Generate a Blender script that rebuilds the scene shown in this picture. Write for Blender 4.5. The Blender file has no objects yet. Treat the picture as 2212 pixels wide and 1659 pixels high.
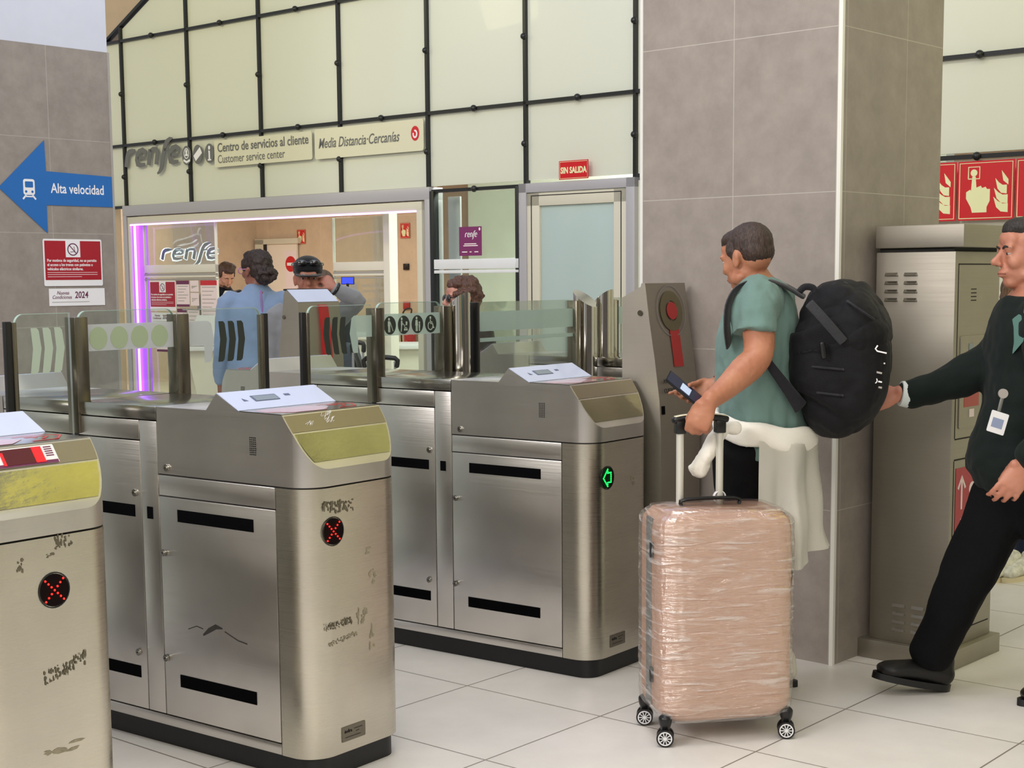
import bpy, bmesh, math, random
from math import radians as R_, sin, cos, pi, tan, sqrt
from mathutils import Vector as V, Matrix, noise
random.seed(7)
SC = bpy.context.scene
COL = SC.collection
# ------------------------------------------------------------ camera, world, lights, exposure
FPX, CX, CY, HC = 3210.0, 1106.0, 966.7, 1.5
PIT, ROL, YAW = R_(6.51), R_(0.466), R_(37.23)
_f = V((-sin(YAW)*cos(PIT), cos(YAW)*cos(PIT), -sin(PIT)))
_r = V((cos(YAW), sin(YAW), 0)); _u = _r.cross(_f)
CR = cos(ROL)*_r - sin(ROL)*_u; CU = sin(ROL)*_r + cos(ROL)*_u; CF = _f
CAMP = V((0, 0, HC))
RT = V((cos(YAW), sin(YAW), 0)); FW = V((-sin(YAW), cos(YAW), 0)); UP = V((0, 0, 1))
cam = bpy.data.cameras.new('camera'); co = bpy.data.objects.new('camera', cam); COL.objects.link(co)
cam.sensor_width = 36.0; cam.sensor_fit = 'HORIZONTAL'; cam.lens = FPX/2212*36.0
cam.shift_y = (CY-829.5)/2212; cam.clip_start = 0.05; cam.clip_end = 200
co.matrix_world = Matrix((( CR.x, CU.x, -CF.x, 0), (CR.y, CU.y, -CF.y, 0), (CR.z, CU.z, -CF.z, HC), (0, 0, 0, 1)))
SC.camera = co
SC.view_settings.view_transform = 'Standard'; SC.view_settings.look = 'None'
SC.view_settings.gamma = 1.0; SC.view_settings.use_curve_mapping = False
SC.view_settings.exposure = 0.20
w = bpy.data.worlds.new('world'); SC.world = w; w.use_nodes = True
w.node_tree.nodes['Background'].inputs[0].default_value = (0.86, 0.86, 0.87, 1)
w.node_tree.nodes['Background'].inputs[1].default_value = 0.54

def area(name, loc, target, size, size_y, power, col):
    l = bpy.data.lights.new(name, 'AREA'); l.shape = 'RECTANGLE'; l.size = size; l.size_y = size_y
    l.energy = power; l.color = col
    o = bpy.data.objects.new(name, l); COL.objects.link(o); o.location = loc
    o.rotation_euler = (V(target)-V(loc)).to_track_quat('-Z', 'Y').to_euler(); return o
# hall lighting by added area lamps, no such fittings in view
area('added_hall_light', (3.0, -2.0, 4.5), (-3.2, 5.0, 0.6), 4.0, 2.5, 55, (1.0, 0.93, 0.74))
area('added_hall_light', (-4.5, -3.2, 4.6), (-2.6, 5.2, 0.9), 3.0, 2.0, 275, (1.0, 0.95, 0.94))
area('added_hall_light', (0.2, -1.8, 4.2), (-2.6, 4.6, 0.8), 2.5, 1.6, 58, (1.0, 0.96, 0.88))  # added over the camera to brighten the hoodie and the gate sides
area('added_top_light', (-2.6, 3.0, 6.4), (-2.6, 3.4, 0.0), 2.6, 2.0, 105, (1.0, 0.97, 0.95))  # added overhead to brighten the floor and the gate tops
area('facade_wash', (-9.6, 5.4, 4.6), (-10.4, 9.4, 3.0), 3.4, 0.6, 80, (1.0, 0.93, 0.48))
area('facade_wash', (-5.2, 5.6, 4.8), (-6.0, 8.9, 3.2), 3.4, 0.6, 30, (1.0, 0.98, 0.92))
area('facade_wash', (1.0, 5.6, 5.0), (1.0, 8.6, 4.0), 4.0, 0.6, 52, (1.0, 0.97, 0.36))

# ------------------------------------------------------------ measuring helpers
def at(px, py, dist):
    """point seen at (px,py) of the 2212x1659 photograph, dist metres in front of the camera"""
    d = CF + CR*((px-CX)/FPX) - CU*((py-CY)/FPX)
    return CAMP + d*(dist/(d.dot(FW)))
def foot(px, py, dist):
    p = at(px, py, dist); return V((p.x, p.y, 0))
FA = R_(3.06); FD = V((cos(FA), -sin(FA), 0)); FN = V((sin(FA), cos(FA), 0)); FK = 8.77
def FP(u, z, out=0.0): return FD*u + FN*(FK-out) + UP*z

# ------------------------------------------------------------ materials
def lin(c):
    c = c.lstrip('#'); o = []
    for i in (0, 2, 4):
        v = int(c[i:i+2], 16)/255.0
        o.append(v/12.92 if v <= 0.04045 else ((v+0.055)/1.055)**2.4)
    return (o[0], o[1], o[2], 1.0)
def newmat(name):
    m = bpy.data.materials.new(name); m.use_nodes = True
    return m, m.node_tree, m.node_tree.nodes['Principled BSDF']
def N_(nt, t, **k):
    n = nt.nodes.new(t)
    for a, b in k.items(): setattr(n, a, b)
    return n
def mat(name, col, rough=0.5, metal=0.0, emit=0.0, ecol=None, var=0.0, vscale=8.0, bump=0.0, bscale=60.0, spec=0.5, coat=0.0, sheen=0.0):
    m, nt, b = newmat(name)
    c = lin(col) if isinstance(col, str) else col
    b.inputs['Base Color'].default_value = c; b.inputs['Roughness'].default_value = rough
    b.inputs['Metallic'].default_value = metal; b.inputs['Specular IOR Level'].default_value = spec
    b.inputs['Coat Weight'].default_value = coat; b.inputs['Sheen Weight'].default_value = sheen
    if emit:
        b.inputs['Emission Color'].default_value = lin(ecol) if ecol else c
        b.inputs['Emission Strength'].default_value = emit
    tc = N_(nt, 'ShaderNodeTexCoord')
    if var:
        n = N_(nt, 'ShaderNodeTexNoise'); n.inputs['Scale'].default_value = vscale; n.inputs['Detail'].default_value = 5
        nt.links.new(tc.outputs['Object'], n.inputs['Vector'])
        r = N_(nt, 'ShaderNodeValToRGB')
        r.color_ramp.elements[0].position = 0.3; r.color_ramp.elements[1].position = 0.7
        r.color_ramp.elements[0].color = tuple(max(0, x*(1-var)) for x in c[:3])+(1,)
        r.color_ramp.elements[1].color = tuple(min(1, x*(1+var)) for x in c[:3])+(1,)
        nt.links.new(n.outputs['Fac'], r.inputs['Fac']); nt.links.new(r.outputs['Color'], b.inputs['Base Color'])
    if bump:
        n = N_(nt, 'ShaderNodeTexNoise'); n.inputs['Scale'].default_value = bscale; n.inputs['Detail'].default_value = 4
        nt.links.new(tc.outputs['Object'], n.inputs['Vector'])
        bp = N_(nt, 'ShaderNodeBump'); bp.inputs['Strength'].default_value = bump; bp.inputs['Distance'].default_value = 0.01
        nt.links.new(n.outputs['Fac'], bp.inputs['Height']); nt.links.new(bp.outputs['Normal'], b.inputs['Normal'])
    return m
def steel(name, col='#e2ded6', rough=0.35, streak=(3, 3, 260), bump=0.06, stain=0.12, aniso=0.0):
    m, nt, b = newmat(name); c = lin(col)
    b.inputs['Metallic'].default_value = 1.0; b.inputs['Anisotropic'].default_value = aniso
    tc = N_(nt, 'ShaderNodeTexCoord'); mp = N_(nt, 'ShaderNodeMapping'); mp.inputs['Scale'].default_value = streak
    nt.links.new(tc.outputs['Object'], mp.inputs['Vector'])
    n = N_(nt, 'ShaderNodeTexNoise'); n.inputs['Scale'].default_value = 1.0; n.inputs['Detail'].default_value = 6
    nt.links.new(mp.outputs['Vector'], n.inputs['Vector'])
    mr = N_(nt, 'ShaderNodeMapRange'); mr.inputs['To Min'].default_value = rough-0.05; mr.inputs['To Max'].default_value = rough+0.09
    nt.links.new(n.outputs['Fac'], mr.inputs['Value']); nt.links.new(mr.outputs['Result'], b.inputs['Roughness'])
    n2 = N_(nt, 'ShaderNodeTexNoise'); n2.inputs['Scale'].default_value = 2.3; n2.inputs['Detail'].default_value = 3
    nt.links.new(tc.outputs['Object'], n2.inputs['Vector'])
    r = N_(nt, 'ShaderNodeValToRGB'); r.color_ramp.elements[0].position = 0.35; r.color_ramp.elements[1].position = 0.65
    r.color_ramp.elements[0].color = tuple(x*(1-stain) for x in c[:3])+(1,); r.color_ramp.elements[1].color = c
    nt.links.new(n2.outputs['Fac'], r.inputs['Fac']); nt.links.new(r.outputs['Color'], b.inputs['Base Color'])
    bp = N_(nt, 'ShaderNodeBump'); bp.inputs['Strength'].default_value = bump; bp.inputs['Distance'].default_value = 0.002
    nt.links.new(n.outputs['Fac'], bp.inputs['Height']); nt.links.new(bp.outputs['Normal'], b.inputs['Normal'])
    return m
def glassmat(name, tint='#f6fbf8', refl=0.06, frost=0.0, fcol='#d8e0da'):
    m, nt, b = newmat(name); nt.nodes.remove(b)
    out = nt.nodes['Material Output']
    t = N_(nt, 'ShaderNodeBsdfTransparent'); t.inputs[0].default_value = lin(tint)
    g = N_(nt, 'ShaderNodeBsdfGlossy'); g.inputs['Roughness'].default_value = 0.03
    lw = N_(nt, 'ShaderNodeLayerWeight'); lw.inputs['Blend'].default_value = 0.22
    ma = N_(nt, 'ShaderNodeMath', operation='MULTIPLY_ADD'); ma.inputs[1].default_value = 0.54; ma.inputs[2].default_value = refl*0.4
    nt.links.new(lw.outputs['Fresnel'], ma.inputs[0])
    mx = N_(nt, 'ShaderNodeMixShader')
    nt.links.new(ma.outputs[0], mx.inputs[0]); nt.links.new(t.outputs[0], mx.inputs[1]); nt.links.new(g.outputs[0], mx.inputs[2])
    last = mx
    if frost:
        d = N_(nt, 'ShaderNodeBsdfDiffuse'); d.inputs[0].default_value = lin(fcol)
        tl = N_(nt, 'ShaderNodeBsdfTranslucent'); tl.inputs[0].default_value = lin(fcol)
        m1 = N_(nt, 'ShaderNodeMixShader'); m1.inputs[0].default_value = 0.5
        nt.links.new(d.outputs[0], m1.inputs[1]); nt.links.new(tl.outputs[0], m1.inputs[2])
        m2 = N_(nt, 'ShaderNodeMixShader'); m2.inputs[0].default_value = frost
        nt.links.new(mx.outputs[0], m2.inputs[1]); nt.links.new(m1.outputs[0], m2.inputs[2]); last = m2
    nt.links.new(last.outputs[0], out.inputs[0]); return m
def tilemat(name, col, mort, w_, h_, ms, var=0.10, rough=0.45, off=(0, 0), nscale=6.0, fine=0.5):
    m, nt, b = newmat(name)
    uv = N_(nt, 'ShaderNodeTexCoord'); mp = N_(nt, 'ShaderNodeMapping'); mp.inputs['Location'].default_value = (off[0], off[1], 0)
    nt.links.new(uv.outputs['UV'], mp.inputs['Vector'])
    br = N_(nt, 'ShaderNodeTexBrick', offset=0.0, squash=1.0)
    br.inputs['Scale'].default_value = 1.0; br.inputs['Brick Width'].default_value = w_; br.inputs['Row Height'].default_value = h_
    br.inputs['Mortar Size'].default_value = ms; br.inputs['Mortar Smooth'].default_value = 0.0
    nt.links.new(mp.outputs['Vector'], br.inputs['Vector'])
    n = N_(nt, 'ShaderNodeTexNoise'); n.inputs['Scale'].default_value = nscale; n.inputs['Detail'].default_value = 9; n.inputs['Roughness'].default_value = 0.68
    nt.links.new(uv.outputs['Object'], n.inputs['Vector'])
    c = lin(col); r = N_(nt, 'ShaderNodeValToRGB'); r.color_ramp.elements[0].position = 0.32; r.color_ramp.elements[1].position = 0.68
    r.color_ramp.elements[0].color = tuple(x*(1-var) for x in c[:3])+(1,); r.color_ramp.elements[1].color = tuple(min(1, x*(1+var)) for x in c[:3])+(1,)
    nt.links.new(n.outputs['Fac'], r.inputs['Fac'])
    nt.links.new(r.outputs['Color'], br.inputs['Color1']); nt.links.new(r.outputs['Color'], br.inputs['Color2'])
    br.inputs['Mortar'].default_value = lin(mort)
    nt.links.new(br.outputs['Color'], b.inputs['Base Color'])
    mr = N_(nt, 'ShaderNodeMapRange'); mr.inputs['To Min'].default_value = rough-0.08; mr.inputs['To Max'].default_value = rough+0.1
    nt.links.new(n.outputs['Fac'], mr.inputs['Value']); nt.links.new(mr.outputs['Result'], b.inputs['Roughness'])
    return m
M = {}
M['floor'] = tilemat('floor_tile', '#dedad5', '#837b75', 0.615, 0.60, 0.003, 0.06, 0.36, (2.99, -3.385), 3.0)
M['pilf'] = tilemat('grey_stone_tile', '#948b84', '#b3aca4', 0.46, 0.604, 0.0016, 0.13, 0.5, (0, 0), 9.0)
M['steel'] = steel('brushed_steel', '#dad6d1', 0.30, aniso=0.75, stain=.18)
M['steelc'] = steel('satin_cabinet_steel', '#a8a296', 0.54)
M['steelv'] = steel('brushed_steel_vertical', '#d0cabc', 0.27, (2, 2, 1100), 0.004, .14, .5)
M['steeld'] = steel('brushed_steel_slope', '#a39b88', 0.36, (3, 160, 3), 0.05, 0.05)
M['polish'] = steel('polished_steel', '#b0ac8c', 0.13, (9, 9, 26), 0.9, 0.25)
M['tube'] = steel('chromed_tube', '#c9c5bc', 0.07, (200, 200, 2), 0.01, 0.03)
M['bar'] = steel('post_steel', '#7c766a', 0.22, (60, 60, 2), 0.03, 0.1)
M['top'] = steel('top_steel', '#b8b6b0', 0.16, (3, 120, 3), 0.02, 0.06)
M['black'] = mat('black_plastic', '#0b0b0e', 0.35)
M['strip'] = mat('black_sensor_glass', '#030305', 0.7, spec=0.05)
M['plinth'] = mat('black_plinth', '#0c0c10', 0.45, var=0.2, vscale=20)
M['gap'] = mat('shadow_gap_rubber', '#161412', 0.8)
M['screenlbl'] = mat('reader_face_laminate', '#c3cbe4', 0.32, coat=0.4, var=0.03)
M['lcd'] = mat('lcd_display', '#7f8a92', 0.25)
M['lcdd'] = mat('lcd_bezel', '#5a6480', 0.4)
M['pinklbl'] = mat('pink_contactless_label', '#c08a92', 0.22, coat=0.5)
M['redl'] = mat('red_plastic', '#b3121c', 0.35, coat=0.3)
M['reddot'] = mat('red_led', '#ff3030', 0.4, emit=4.5, ecol='#ff140c')
M['grndot'] = mat('green_led', '#30ff60', 0.4, emit=3.5, ecol='#0cff4c')
M['leddark'] = mat('led_window_red', '#0c0101', 0.5, spec=0.1)
M['leddarkg'] = mat('led_window_green', '#02140a', 0.5, spec=0.1)
M['scan'] = mat('scanner_window', '#2a0206', 0.15, emit=0.07, ecol='#ff0a10', coat=0.6)
M['scanglow'] = mat('scanner_glow', '#ff2020', 0.3, emit=1.6, ecol='#ff0a18')
M['frost'] = mat('frosted_glass', '#d9dac8', 0.3, coat=0.10, spec=0.35)
M['doorglass'] = mat('frosted_door_glass', '#b3c4c0', 0.3, coat=0.3)
M['mull'] = mat('black_glazing_bar', '#17181a', 0.35)
M['alu'] = mat('silver_aluminium_frame', '#b3b0b4', 0.4, metal=0.15)
M['cream'] = mat('cream_lacquered_frame', '#d6d0bd', 0.45)
M['glass'] = glassmat('clear_glass')
M['glassedge'] = mat('green_glass_edge', '#9fb8ae', 0.15, coat=0.5)
M['band'] = glassmat('frosted_band', frost=0.74, fcol='#e4e6e8')
M['bandg'] = glassmat('frosted_green_band', frost=0.60, fcol='#dbeae2')
M['chevd'] = mat('dark_green_film', '#2c332c', 0.5)
M['chevl'] = mat('pale_green_film', '#b4c4b4', 0.5)
M['discl'] = mat('pale_green_disc', '#a3b394', 0.5)
M['white'] = mat('white_paint', '#e6e6e8', 0.6, var=0.02)
M['whitel'] = mat('white_print', '#f0eef0', 0.6)
M['plaster'] = mat('white_plaster', '#cfd2de', 0.7, var=0.02)
M['beigeup'] = mat('beige_plaster', '#c2ab92', 0.7, var=0.03)
M['shopwall'] = tilemat('beige_shop_tile', '#cfb79c', '#dcc8b0', 1.2, 1.2, 0.003, 0.08, 0.5, (0, 0), 5.0)
M['shopfloor'] = mat('beige_shop_floor', '#c9bfa8', 0.3, var=0.05)
M['signred'] = mat('red_sign', '#cc1420', 0.35, coat=0.2)
M['signcream'] = mat('photoluminescent_cream', '#ecebb8', 0.5)
M['magenta'] = mat('magenta_sign', '#7c2a63', 0.4)
M['blue'] = mat('blue_arrow_vinyl', '#1c68b4', 0.45)
M['grey'] = mat('grey_lettering', '#6a6a66', 0.35)
M['greyl'] = mat('light_grey_print', '#a5a09a', 0.5)
M['panel'] = mat('cream_sign_panel', '#dcd8bc', 0.4)
M['led'] = mat('purple_led_strip', '#e9c8ff', 0.4, emit=3.0, ecol='#c08cff')
M['ledp'] = mat('purple_light_on_jamb', '#b66cf0', 0.5, emit=.85, ecol='#a048f0')
M['letter'] = mat('chrome_letter', '#6b7688', 0.15, metal=0.9)
M['letterw'] = mat('lit_letter_edge', '#ffffff', 0.4, emit=1.6, ecol='#f0f4ff')
M['paper'] = mat('printed_paper', '#f2dfe2', 0.6)
M['plum'] = mat('plum_print', '#6c2c52', 0.5)
M['monitor'] = mat('blue_monitor', '#2a3cff', 0.3, emit=1.6, ecol='#1c2cff')
M['counter'] = mat('white_counter', '#e2ddd0', 0.35)
# ------------------------------------------------------------ geometry helpers
BASE = {}
def base_of(p):
    while p is not None and p.parent is not None: p = p.parent
    return V((0, 0, 0)) if p is None else BASE[p.name]
def tag(o, label, cat=None, group=None, kind=None):
    if label: o['label'] = label
    if cat: o['category'] = cat
    if group: o['group'] = group
    if kind: o['kind'] = kind
    return o
def thing(name, label, cat, loc, group=None):
    o = bpy.data.objects.new(name, None); COL.objects.link(o); o.empty_display_size = 0.1
    o.location = loc; BASE[o.name] = V(loc); return tag(o, label, cat, group)
def smooth(me, ang=40):
    for p in me.polygons: p.use_smooth = True
    try: me.set_sharp_from_angle(angle=R_(ang))
    except Exception: pass
def obj(name, g, m, parent=None, ang=35, label=None):
    if isinstance(g, bmesh.types.BMesh):
        bmesh.ops.recalc_face_normals(g, faces=g.faces[:])
        me = bpy.data.meshes.new(name); g.to_mesh(me); g.free()
    else: me = g; me.name = name
    if m is not None: me.materials.clear(); me.materials.append(M[m] if isinstance(m, str) else m)
    if parent is None:
        if len(me.vertices):
            xs = [v.co for v in me.vertices]
            b = V(((min(c.x for c in xs)+max(c.x for c in xs))/2, (min(c.y for c in xs)+max(c.y for c in xs))/2, min(c.z for c in xs)))
        else: b = V((0, 0, 0))
    else: b = base_of(parent)
    me.transform(Matrix.Translation(-b)); smooth(me, ang)
    o = bpy.data.objects.new(name, me); COL.objects.link(o)
    if parent is None: o.location = b; BASE[o.name] = b
    else: o.parent = parent
    if label: o['label'] = label
    return o
def struct(name, g, m, parent=None, label=None):
    o = obj(name, g, m, parent, label=label)
    if parent is None: o['kind'] = 'structure'
    return o
def BM(): return bmesh.new()
def hexa(bm, P, bev=0.0):
    vs = [bm.verts.new(p) for p in P]
    fs = [(0, 3, 2, 1), (4, 5, 6, 7), (0, 1, 5, 4), (1, 2, 6, 5), (2, 3, 7, 6), (3, 0, 4, 7)]
    fl = [bm.faces.new([vs[i] for i in f]) for f in fs]
    if bev > 0:
        es = list({e for f in fl for e in f.edges})
        bmesh.ops.bevel(bm, geom=es, offset=bev, segments=2, affect='EDGES', profile=0.5)
    return bm
def box(bm, a, b, bev=0.0):
    x0, x1 = sorted((a[0], b[0])); y0, y1 = sorted((a[1], b[1])); z0, z1 = sorted((a[2], b[2]))
    return hexa(bm, [(x0, y0, z0), (x1, y0, z0), (x1, y1, z0), (x0, y1, z0), (x0, y0, z1), (x1, y0, z1), (x1, y1, z1), (x0, y1, z1)], bev)
def fbox(bm, O, X, Y, Z, a, b, bev=0.0):
    """box between local coordinates a and b of frame O,X,Y,Z"""
    x0, x1 = sorted((a[0], b[0])); y0, y1 = sorted((a[1], b[1])); z0, z1 = sorted((a[2], b[2]))
    return hexa(bm, [O+X*x+Y*y+Z*z for x, y, z in [(x0, y0, z0), (x1, y0, z0), (x1, y1, z0), (x0, y1, z0), (x0, y0, z1), (x1, y0, z1), (x1, y1, z1), (x0, y1, z1)]], bev)
def prism(bm, pts, n):
    """extrude a 3-D polygon by vector n"""
    a = [bm.verts.new(p) for p in pts]; b = [bm.verts.new(V(p)+n) for p in pts]
    bm.faces.new(a[::-1]); bm.faces.new(b); k = len(pts)
    for i in range(k): bm.faces.new((a[i], a[(i+1) % k], b[(i+1) % k], b[i]))
    return bm
class Fr:
    """a drawing frame on a surface: O origin, X right, Y up, N outwards"""
    def __init__(s, O, X, Y): s.O = V(O); s.X = V(X).normalized(); s.Y = V(Y).normalized(); s.N = s.X.cross(s.Y)
    def p(s, x, y, n=0.0): return s.O+s.X*x+s.Y*y+s.N*n
def fpoly(bm, fr, pts, n0=0.0, t=0.001): return prism(bm, [fr.p(x, y, n0) for x, y in pts], fr.N*t)
def frect(bm, fr, x0, y0, x1, y1, n0=0.0, t=0.001): return fpoly(bm, fr, [(x0, y0), (x1, y0), (x1, y1), (x0, y1)], n0, t)
def rrect(x0, y0, x1, y1, r, n=5):
    o = []
    for cx, cy, a0 in ((x1-r, y0+r, -90), (x1-r, y1-r, 0), (x0+r, y1-r, 90), (x0+r, y0+r, 180)):
        for i in range(n+1):
            a = R_(a0+90*i/n); o.append((cx+r*cos(a), cy+r*sin(a)))
    return o
def circ(cx, cy, rx, ry=None, n=28): return [(cx+rx*cos(2*pi*i/n), cy+(ry or rx)*sin(2*pi*i/n)) for i in range(n)]
def stroke(bm, fr, pts, w, n0=0.0, t=0.001, ws=None):
    """flat ribbon along a 2-D polyline"""
    L, Rr = [], []
    for i, p in enumerate(pts):
        a = V(pts[max(0, i-1)]); b = V(pts[min(len(pts)-1, i+1)]); d = (b-a)
        d = d.normalized() if d.length > 1e-9 else V((1, 0)); nn = V((-d.y, d.x)); h = (ws[i] if ws else w)/2
        L.append((p[0]+nn.x*h, p[1]+nn.y*h)); Rr.append((p[0]-nn.x*h, p[1]-nn.y*h))
    for i in range(len(pts)-1): fpoly(bm, fr, [Rr[i], Rr[i+1], L[i+1], L[i]], n0, t)
    return bm
def arc(cx, cy, rx, ry, a0, a1, n=10): return [(cx+rx*cos(R_(a0+(a1-a0)*i/n)), cy+ry*sin(R_(a0+(a1-a0)*i/n))) for i in range(n+1)]
def cyl(bm, a, b, r, n=20, r2=None, caps=True):
    a, b = V(a), V(b); d = (b-a).normalized(); s = d.orthogonal().normalized(); t = d.cross(s); r2 = r if r2 is None else r2
    A = [bm.verts.new(a+(s*cos(2*pi*i/n)+t*sin(2*pi*i/n))*r) for i in range(n)]
    B = [bm.verts.new(b+(s*cos(2*pi*i/n)+t*sin(2*pi*i/n))*r2) for i in range(n)]
    for i in range(n): bm.faces.new((A[i], A[(i+1) % n], B[(i+1) % n], B[i]))
    if caps: bm.faces.new(A[::-1]); bm.faces.new(B)
    return bm
def ball(bm, c, r, rot=None, seg=16, rings=10):
    if not hasattr(r, '__len__'): r = (r, r, r)
    mt = Matrix.Translation(V(c)) @ (rot.to_4x4() if rot else Matrix.Identity(4)) @ Matrix.Diagonal((r[0], r[1], r[2], 1))
    bmesh.ops.create_uvsphere(bm, u_segments=seg, v_segments=rings, radius=1.0, matrix=mt); return bm
def cr(pts, k):
    """Catmull-Rom resampling of a list of tuples"""
    P = [list(p) for p in pts]; o = []
    for i in range(len(P)-1):
        p0 = P[max(0, i-1)]; p1 = P[i]; p2 = P[i+1]; p3 = P[min(len(P)-1, i+2)]
        for j in range(k):
            t = j/k
            o.append([0.5*((2*b)+(-a+c)*t+(2*a-5*b+4*c-d)*t*t+(-a+3*b-3*c+d)*t**3) for a, b, c, d in zip(p0, p1, p2, p3)])
    o.append(P[-1]); return o
def sweep(bm, pts, rad, side=None, n=16, k=4, cap=True, sq=2.0):
    """closed tube through pts; rad = r or (a,b): a along side, b across"""
    rows = []
    for p, r in zip(pts, rad):
        a, b = (r, r) if not hasattr(r, '__len__') else r
        rows.append(list(p)+[a, b])
    rows = cr(rows, k) if k > 1 else rows
    C = [V(r[:3]) for r in rows]; rings = []
    sd = V(side).normalized() if side is not None else None
    prev = None
    def ring(c, t, a, b):
        nonlocal prev
        if sd is not None: s = (sd-t*sd.dot(t)); s = s.normalized() if s.length > 1e-4 else t.orthogonal().normalized()
        else: s = (prev-t*prev.dot(t)).normalized() if prev is not None else t.orthogonal().normalized()
        prev = s; q = t.cross(s); o = []
        for i in range(n):
            ca, sa = cos(2*pi*i/n), sin(2*pi*i/n)
            if sq != 2.0: ca = math.copysign(abs(ca)**(2/sq), ca); sa = math.copysign(abs(sa)**(2/sq), sa)
            o.append(bm.verts.new(c+s*(a*ca)+q*(b*sa)))
        return o
    m = len(C); T = []
    for i in range(m):
        d = C[min(m-1, i+1)]-C[max(0, i-1)]; T.append(d.normalized() if d.length > 1e-9 else V((0, 0, 1)))
    if cap:
        r0 = min(rows[0][3], rows[0][4])
        for f, g in ((0.95, 0.25), (0.6, 0.75), (0.25, 0.96)):
            rings.append(ring(C[0]-T[0]*(r0*f*0.8), T[0], rows[0][3]*g, rows[0][4]*g))
    for i in range(m): rings.append(ring(C[i], T[i], rows[i][3], rows[i][4]))
    if cap:
        r0 = min(rows[-1][3], rows[-1][4])
        for f, g in ((0.25, 0.96), (0.6, 0.75), (0.95, 0.25)):
            rings.append(ring(C[-1]+T[-1]*(r0*f*0.8), T[-1], rows[-1][3]*g, rows[-1][4]*g))
    for A, B in zip(rings[:-1], rings[1:]):
        for i in range(n): bm.faces.new((A[i], A[(i+1) % n], B[(i+1) % n], B[i]))
    bm.faces.new(rings[0][::-1]); bm.faces.new(rings[-1])
    return bm
def fuse(name, bm, m, parent, vox=0.008, sm=4, nz=0.0, nscale=10.0, label=None, stretch=None):
    """one continuous surface from overlapping closed forms"""
    bmesh.ops.recalc_face_normals(bm, faces=bm.faces[:])
    me = bpy.data.meshes.new(name); bm.to_mesh(me); bm.free()
    o = bpy.data.objects.new(name, me); COL.objects.link(o)
    r = o.modifiers.new('r', 'REMESH'); r.mode = 'VOXEL'; r.voxel_size = vox
    if sm: s = o.modifiers.new('s', 'SMOOTH'); s.iterations = sm; s.factor = 0.6
    dg = bpy.context.evaluated_depsgraph_get(); dg.update()
    me2 = bpy.data.meshes.new_from_object(o.evaluated_get(dg)); bpy.data.objects.remove(o); bpy.data.meshes.remove(me)
    if nz:
        cs = [v.co.copy() for v in me2.vertices]; ns = [v.normal.copy() for v in me2.vertices]
        st = V(stretch) if stretch else V((1, 1, 1))
        for v, c, q in zip(me2.vertices, cs, ns):
            p = V((c.x*st.x, c.y*st.y, c.z*st.z))*nscale
            v.co = c+q*(nz*noise.fractal(p, 0.7, 2.0, 3))
    ob = obj(name, me2, m, parent, ang=180, label=label)
    return ob
def text(name, body, fr, size, m, parent, x=0, y=0, align='LEFT', sx=1.0, shear=0.0, ext=0.0006, n0=0.001, off=0.0, sp=1.0):
    cu = bpy.data.curves.new(name, 'FONT'); cu.body = body; cu.size = size; cu.align_x = align; cu.extrude = ext; cu.offset = off
    cu.shear = shear; cu.resolution_u = 3; cu.space_character = sp
    o = bpy.data.objects.new(name, cu); COL.objects.link(o)
    dg = bpy.context.evaluated_depsgraph_get(); dg.update()
    me = bpy.data.meshes.new_from_object(o.evaluated_get(dg)); bpy.data.objects.remove(o); bpy.data.curves.remove(cu)
    O = fr.p(x, y, n0+ext); X, Y, N = fr.X*sx, fr.Y, fr.N
    me.transform(Matrix(((X.x, Y.x, N.x, O.x), (X.y, Y.y, N.y, O.y), (X.z, Y.z, N.z, O.z), (0, 0, 0, 1))))
    return obj(name, me, m, parent, ang=30)
def uvbox(bm, O, X, Y, Z, a, b, uo=(0, 0)):
    """box whose faces carry metric UVs (u along wall, v up)"""
    uv = bm.loops.layers.uv.verify()
    n0 = len(bm.faces); fbox(bm, O, X, Y, Z, a, b); bm.faces.ensure_lookup_table()
    X, Y, Z = X.normalized(), Y.normalized(), Z.normalized()
    for f in bm.faces[n0:]:
        f.normal_update(); n = f.normal
        for l in f.loops:
            d = l.vert.co-O; x, y, z = d.dot(X), d.dot(Y), d.dot(Z)
            if abs(n.dot(Z)) > 0.7: l[uv].uv = (x, y)
            elif abs(n.dot(Y)) > 0.7: l[uv].uv = (x+uo[0], z)
            else: l[uv].uv = (y+uo[1], z)
    return bm
XA, YA, ZA = V((1, 0, 0)), V((0, 1, 0)), V((0, 0, 1))

# ------------------------------------------------------------ the setting
bm = BM(); uvbox(bm, V((0, 0, 0)), FD, FN, ZA, (-30, -8, -0.1), (16, 8.72, 0)); struct('floor', bm, 'floor')
bm = BM(); fbox(bm, V((0, 0, 0)), FD, FN, ZA, (-30, 8.72, -0.1), (-3.8, 17, 0)); struct('floor', bm, 'shopfloor')
# glowing panels out of view, added to show in the gate steel
def lightfield(x0, y0, x1, y1, z, col, st, lab):
    t = thing('added_light_panel', lab, 'ceiling light', ((x0+x1)/2, (y0+y1)/2, z), 'luminous fields under the hall ceiling')
    bm = BM(); box(bm, (x0-.05, y0-.05, z), (x1+.05, y1+.05, z+.08)); obj('frame', bm, 'alu', t)
    bm = BM(); box(bm, (x0, y0, z-.01), (x1, y1, z-.002)); obj('glow_sheet', bm, mat('glow_sheet', col, 0.5, emit=st, ecol=col), t)
lightfield(-1.6, 6.0, 2.2, 8.4, 5.4, '#cfc98a', 0.8, 'yellow luminous ceiling field above the pillar')
lightfield(-8.2, 4.6, -4.6, 8.3, 5.4, '#b9ccff', 0.72, 'bluish luminous ceiling field above the gate exits')
lightfield(-1.0, -2.0, 2.0, 1.2, 5.4, '#fff3dc', 1.6, 'warm white luminous ceiling field above the entrance side')

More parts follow.
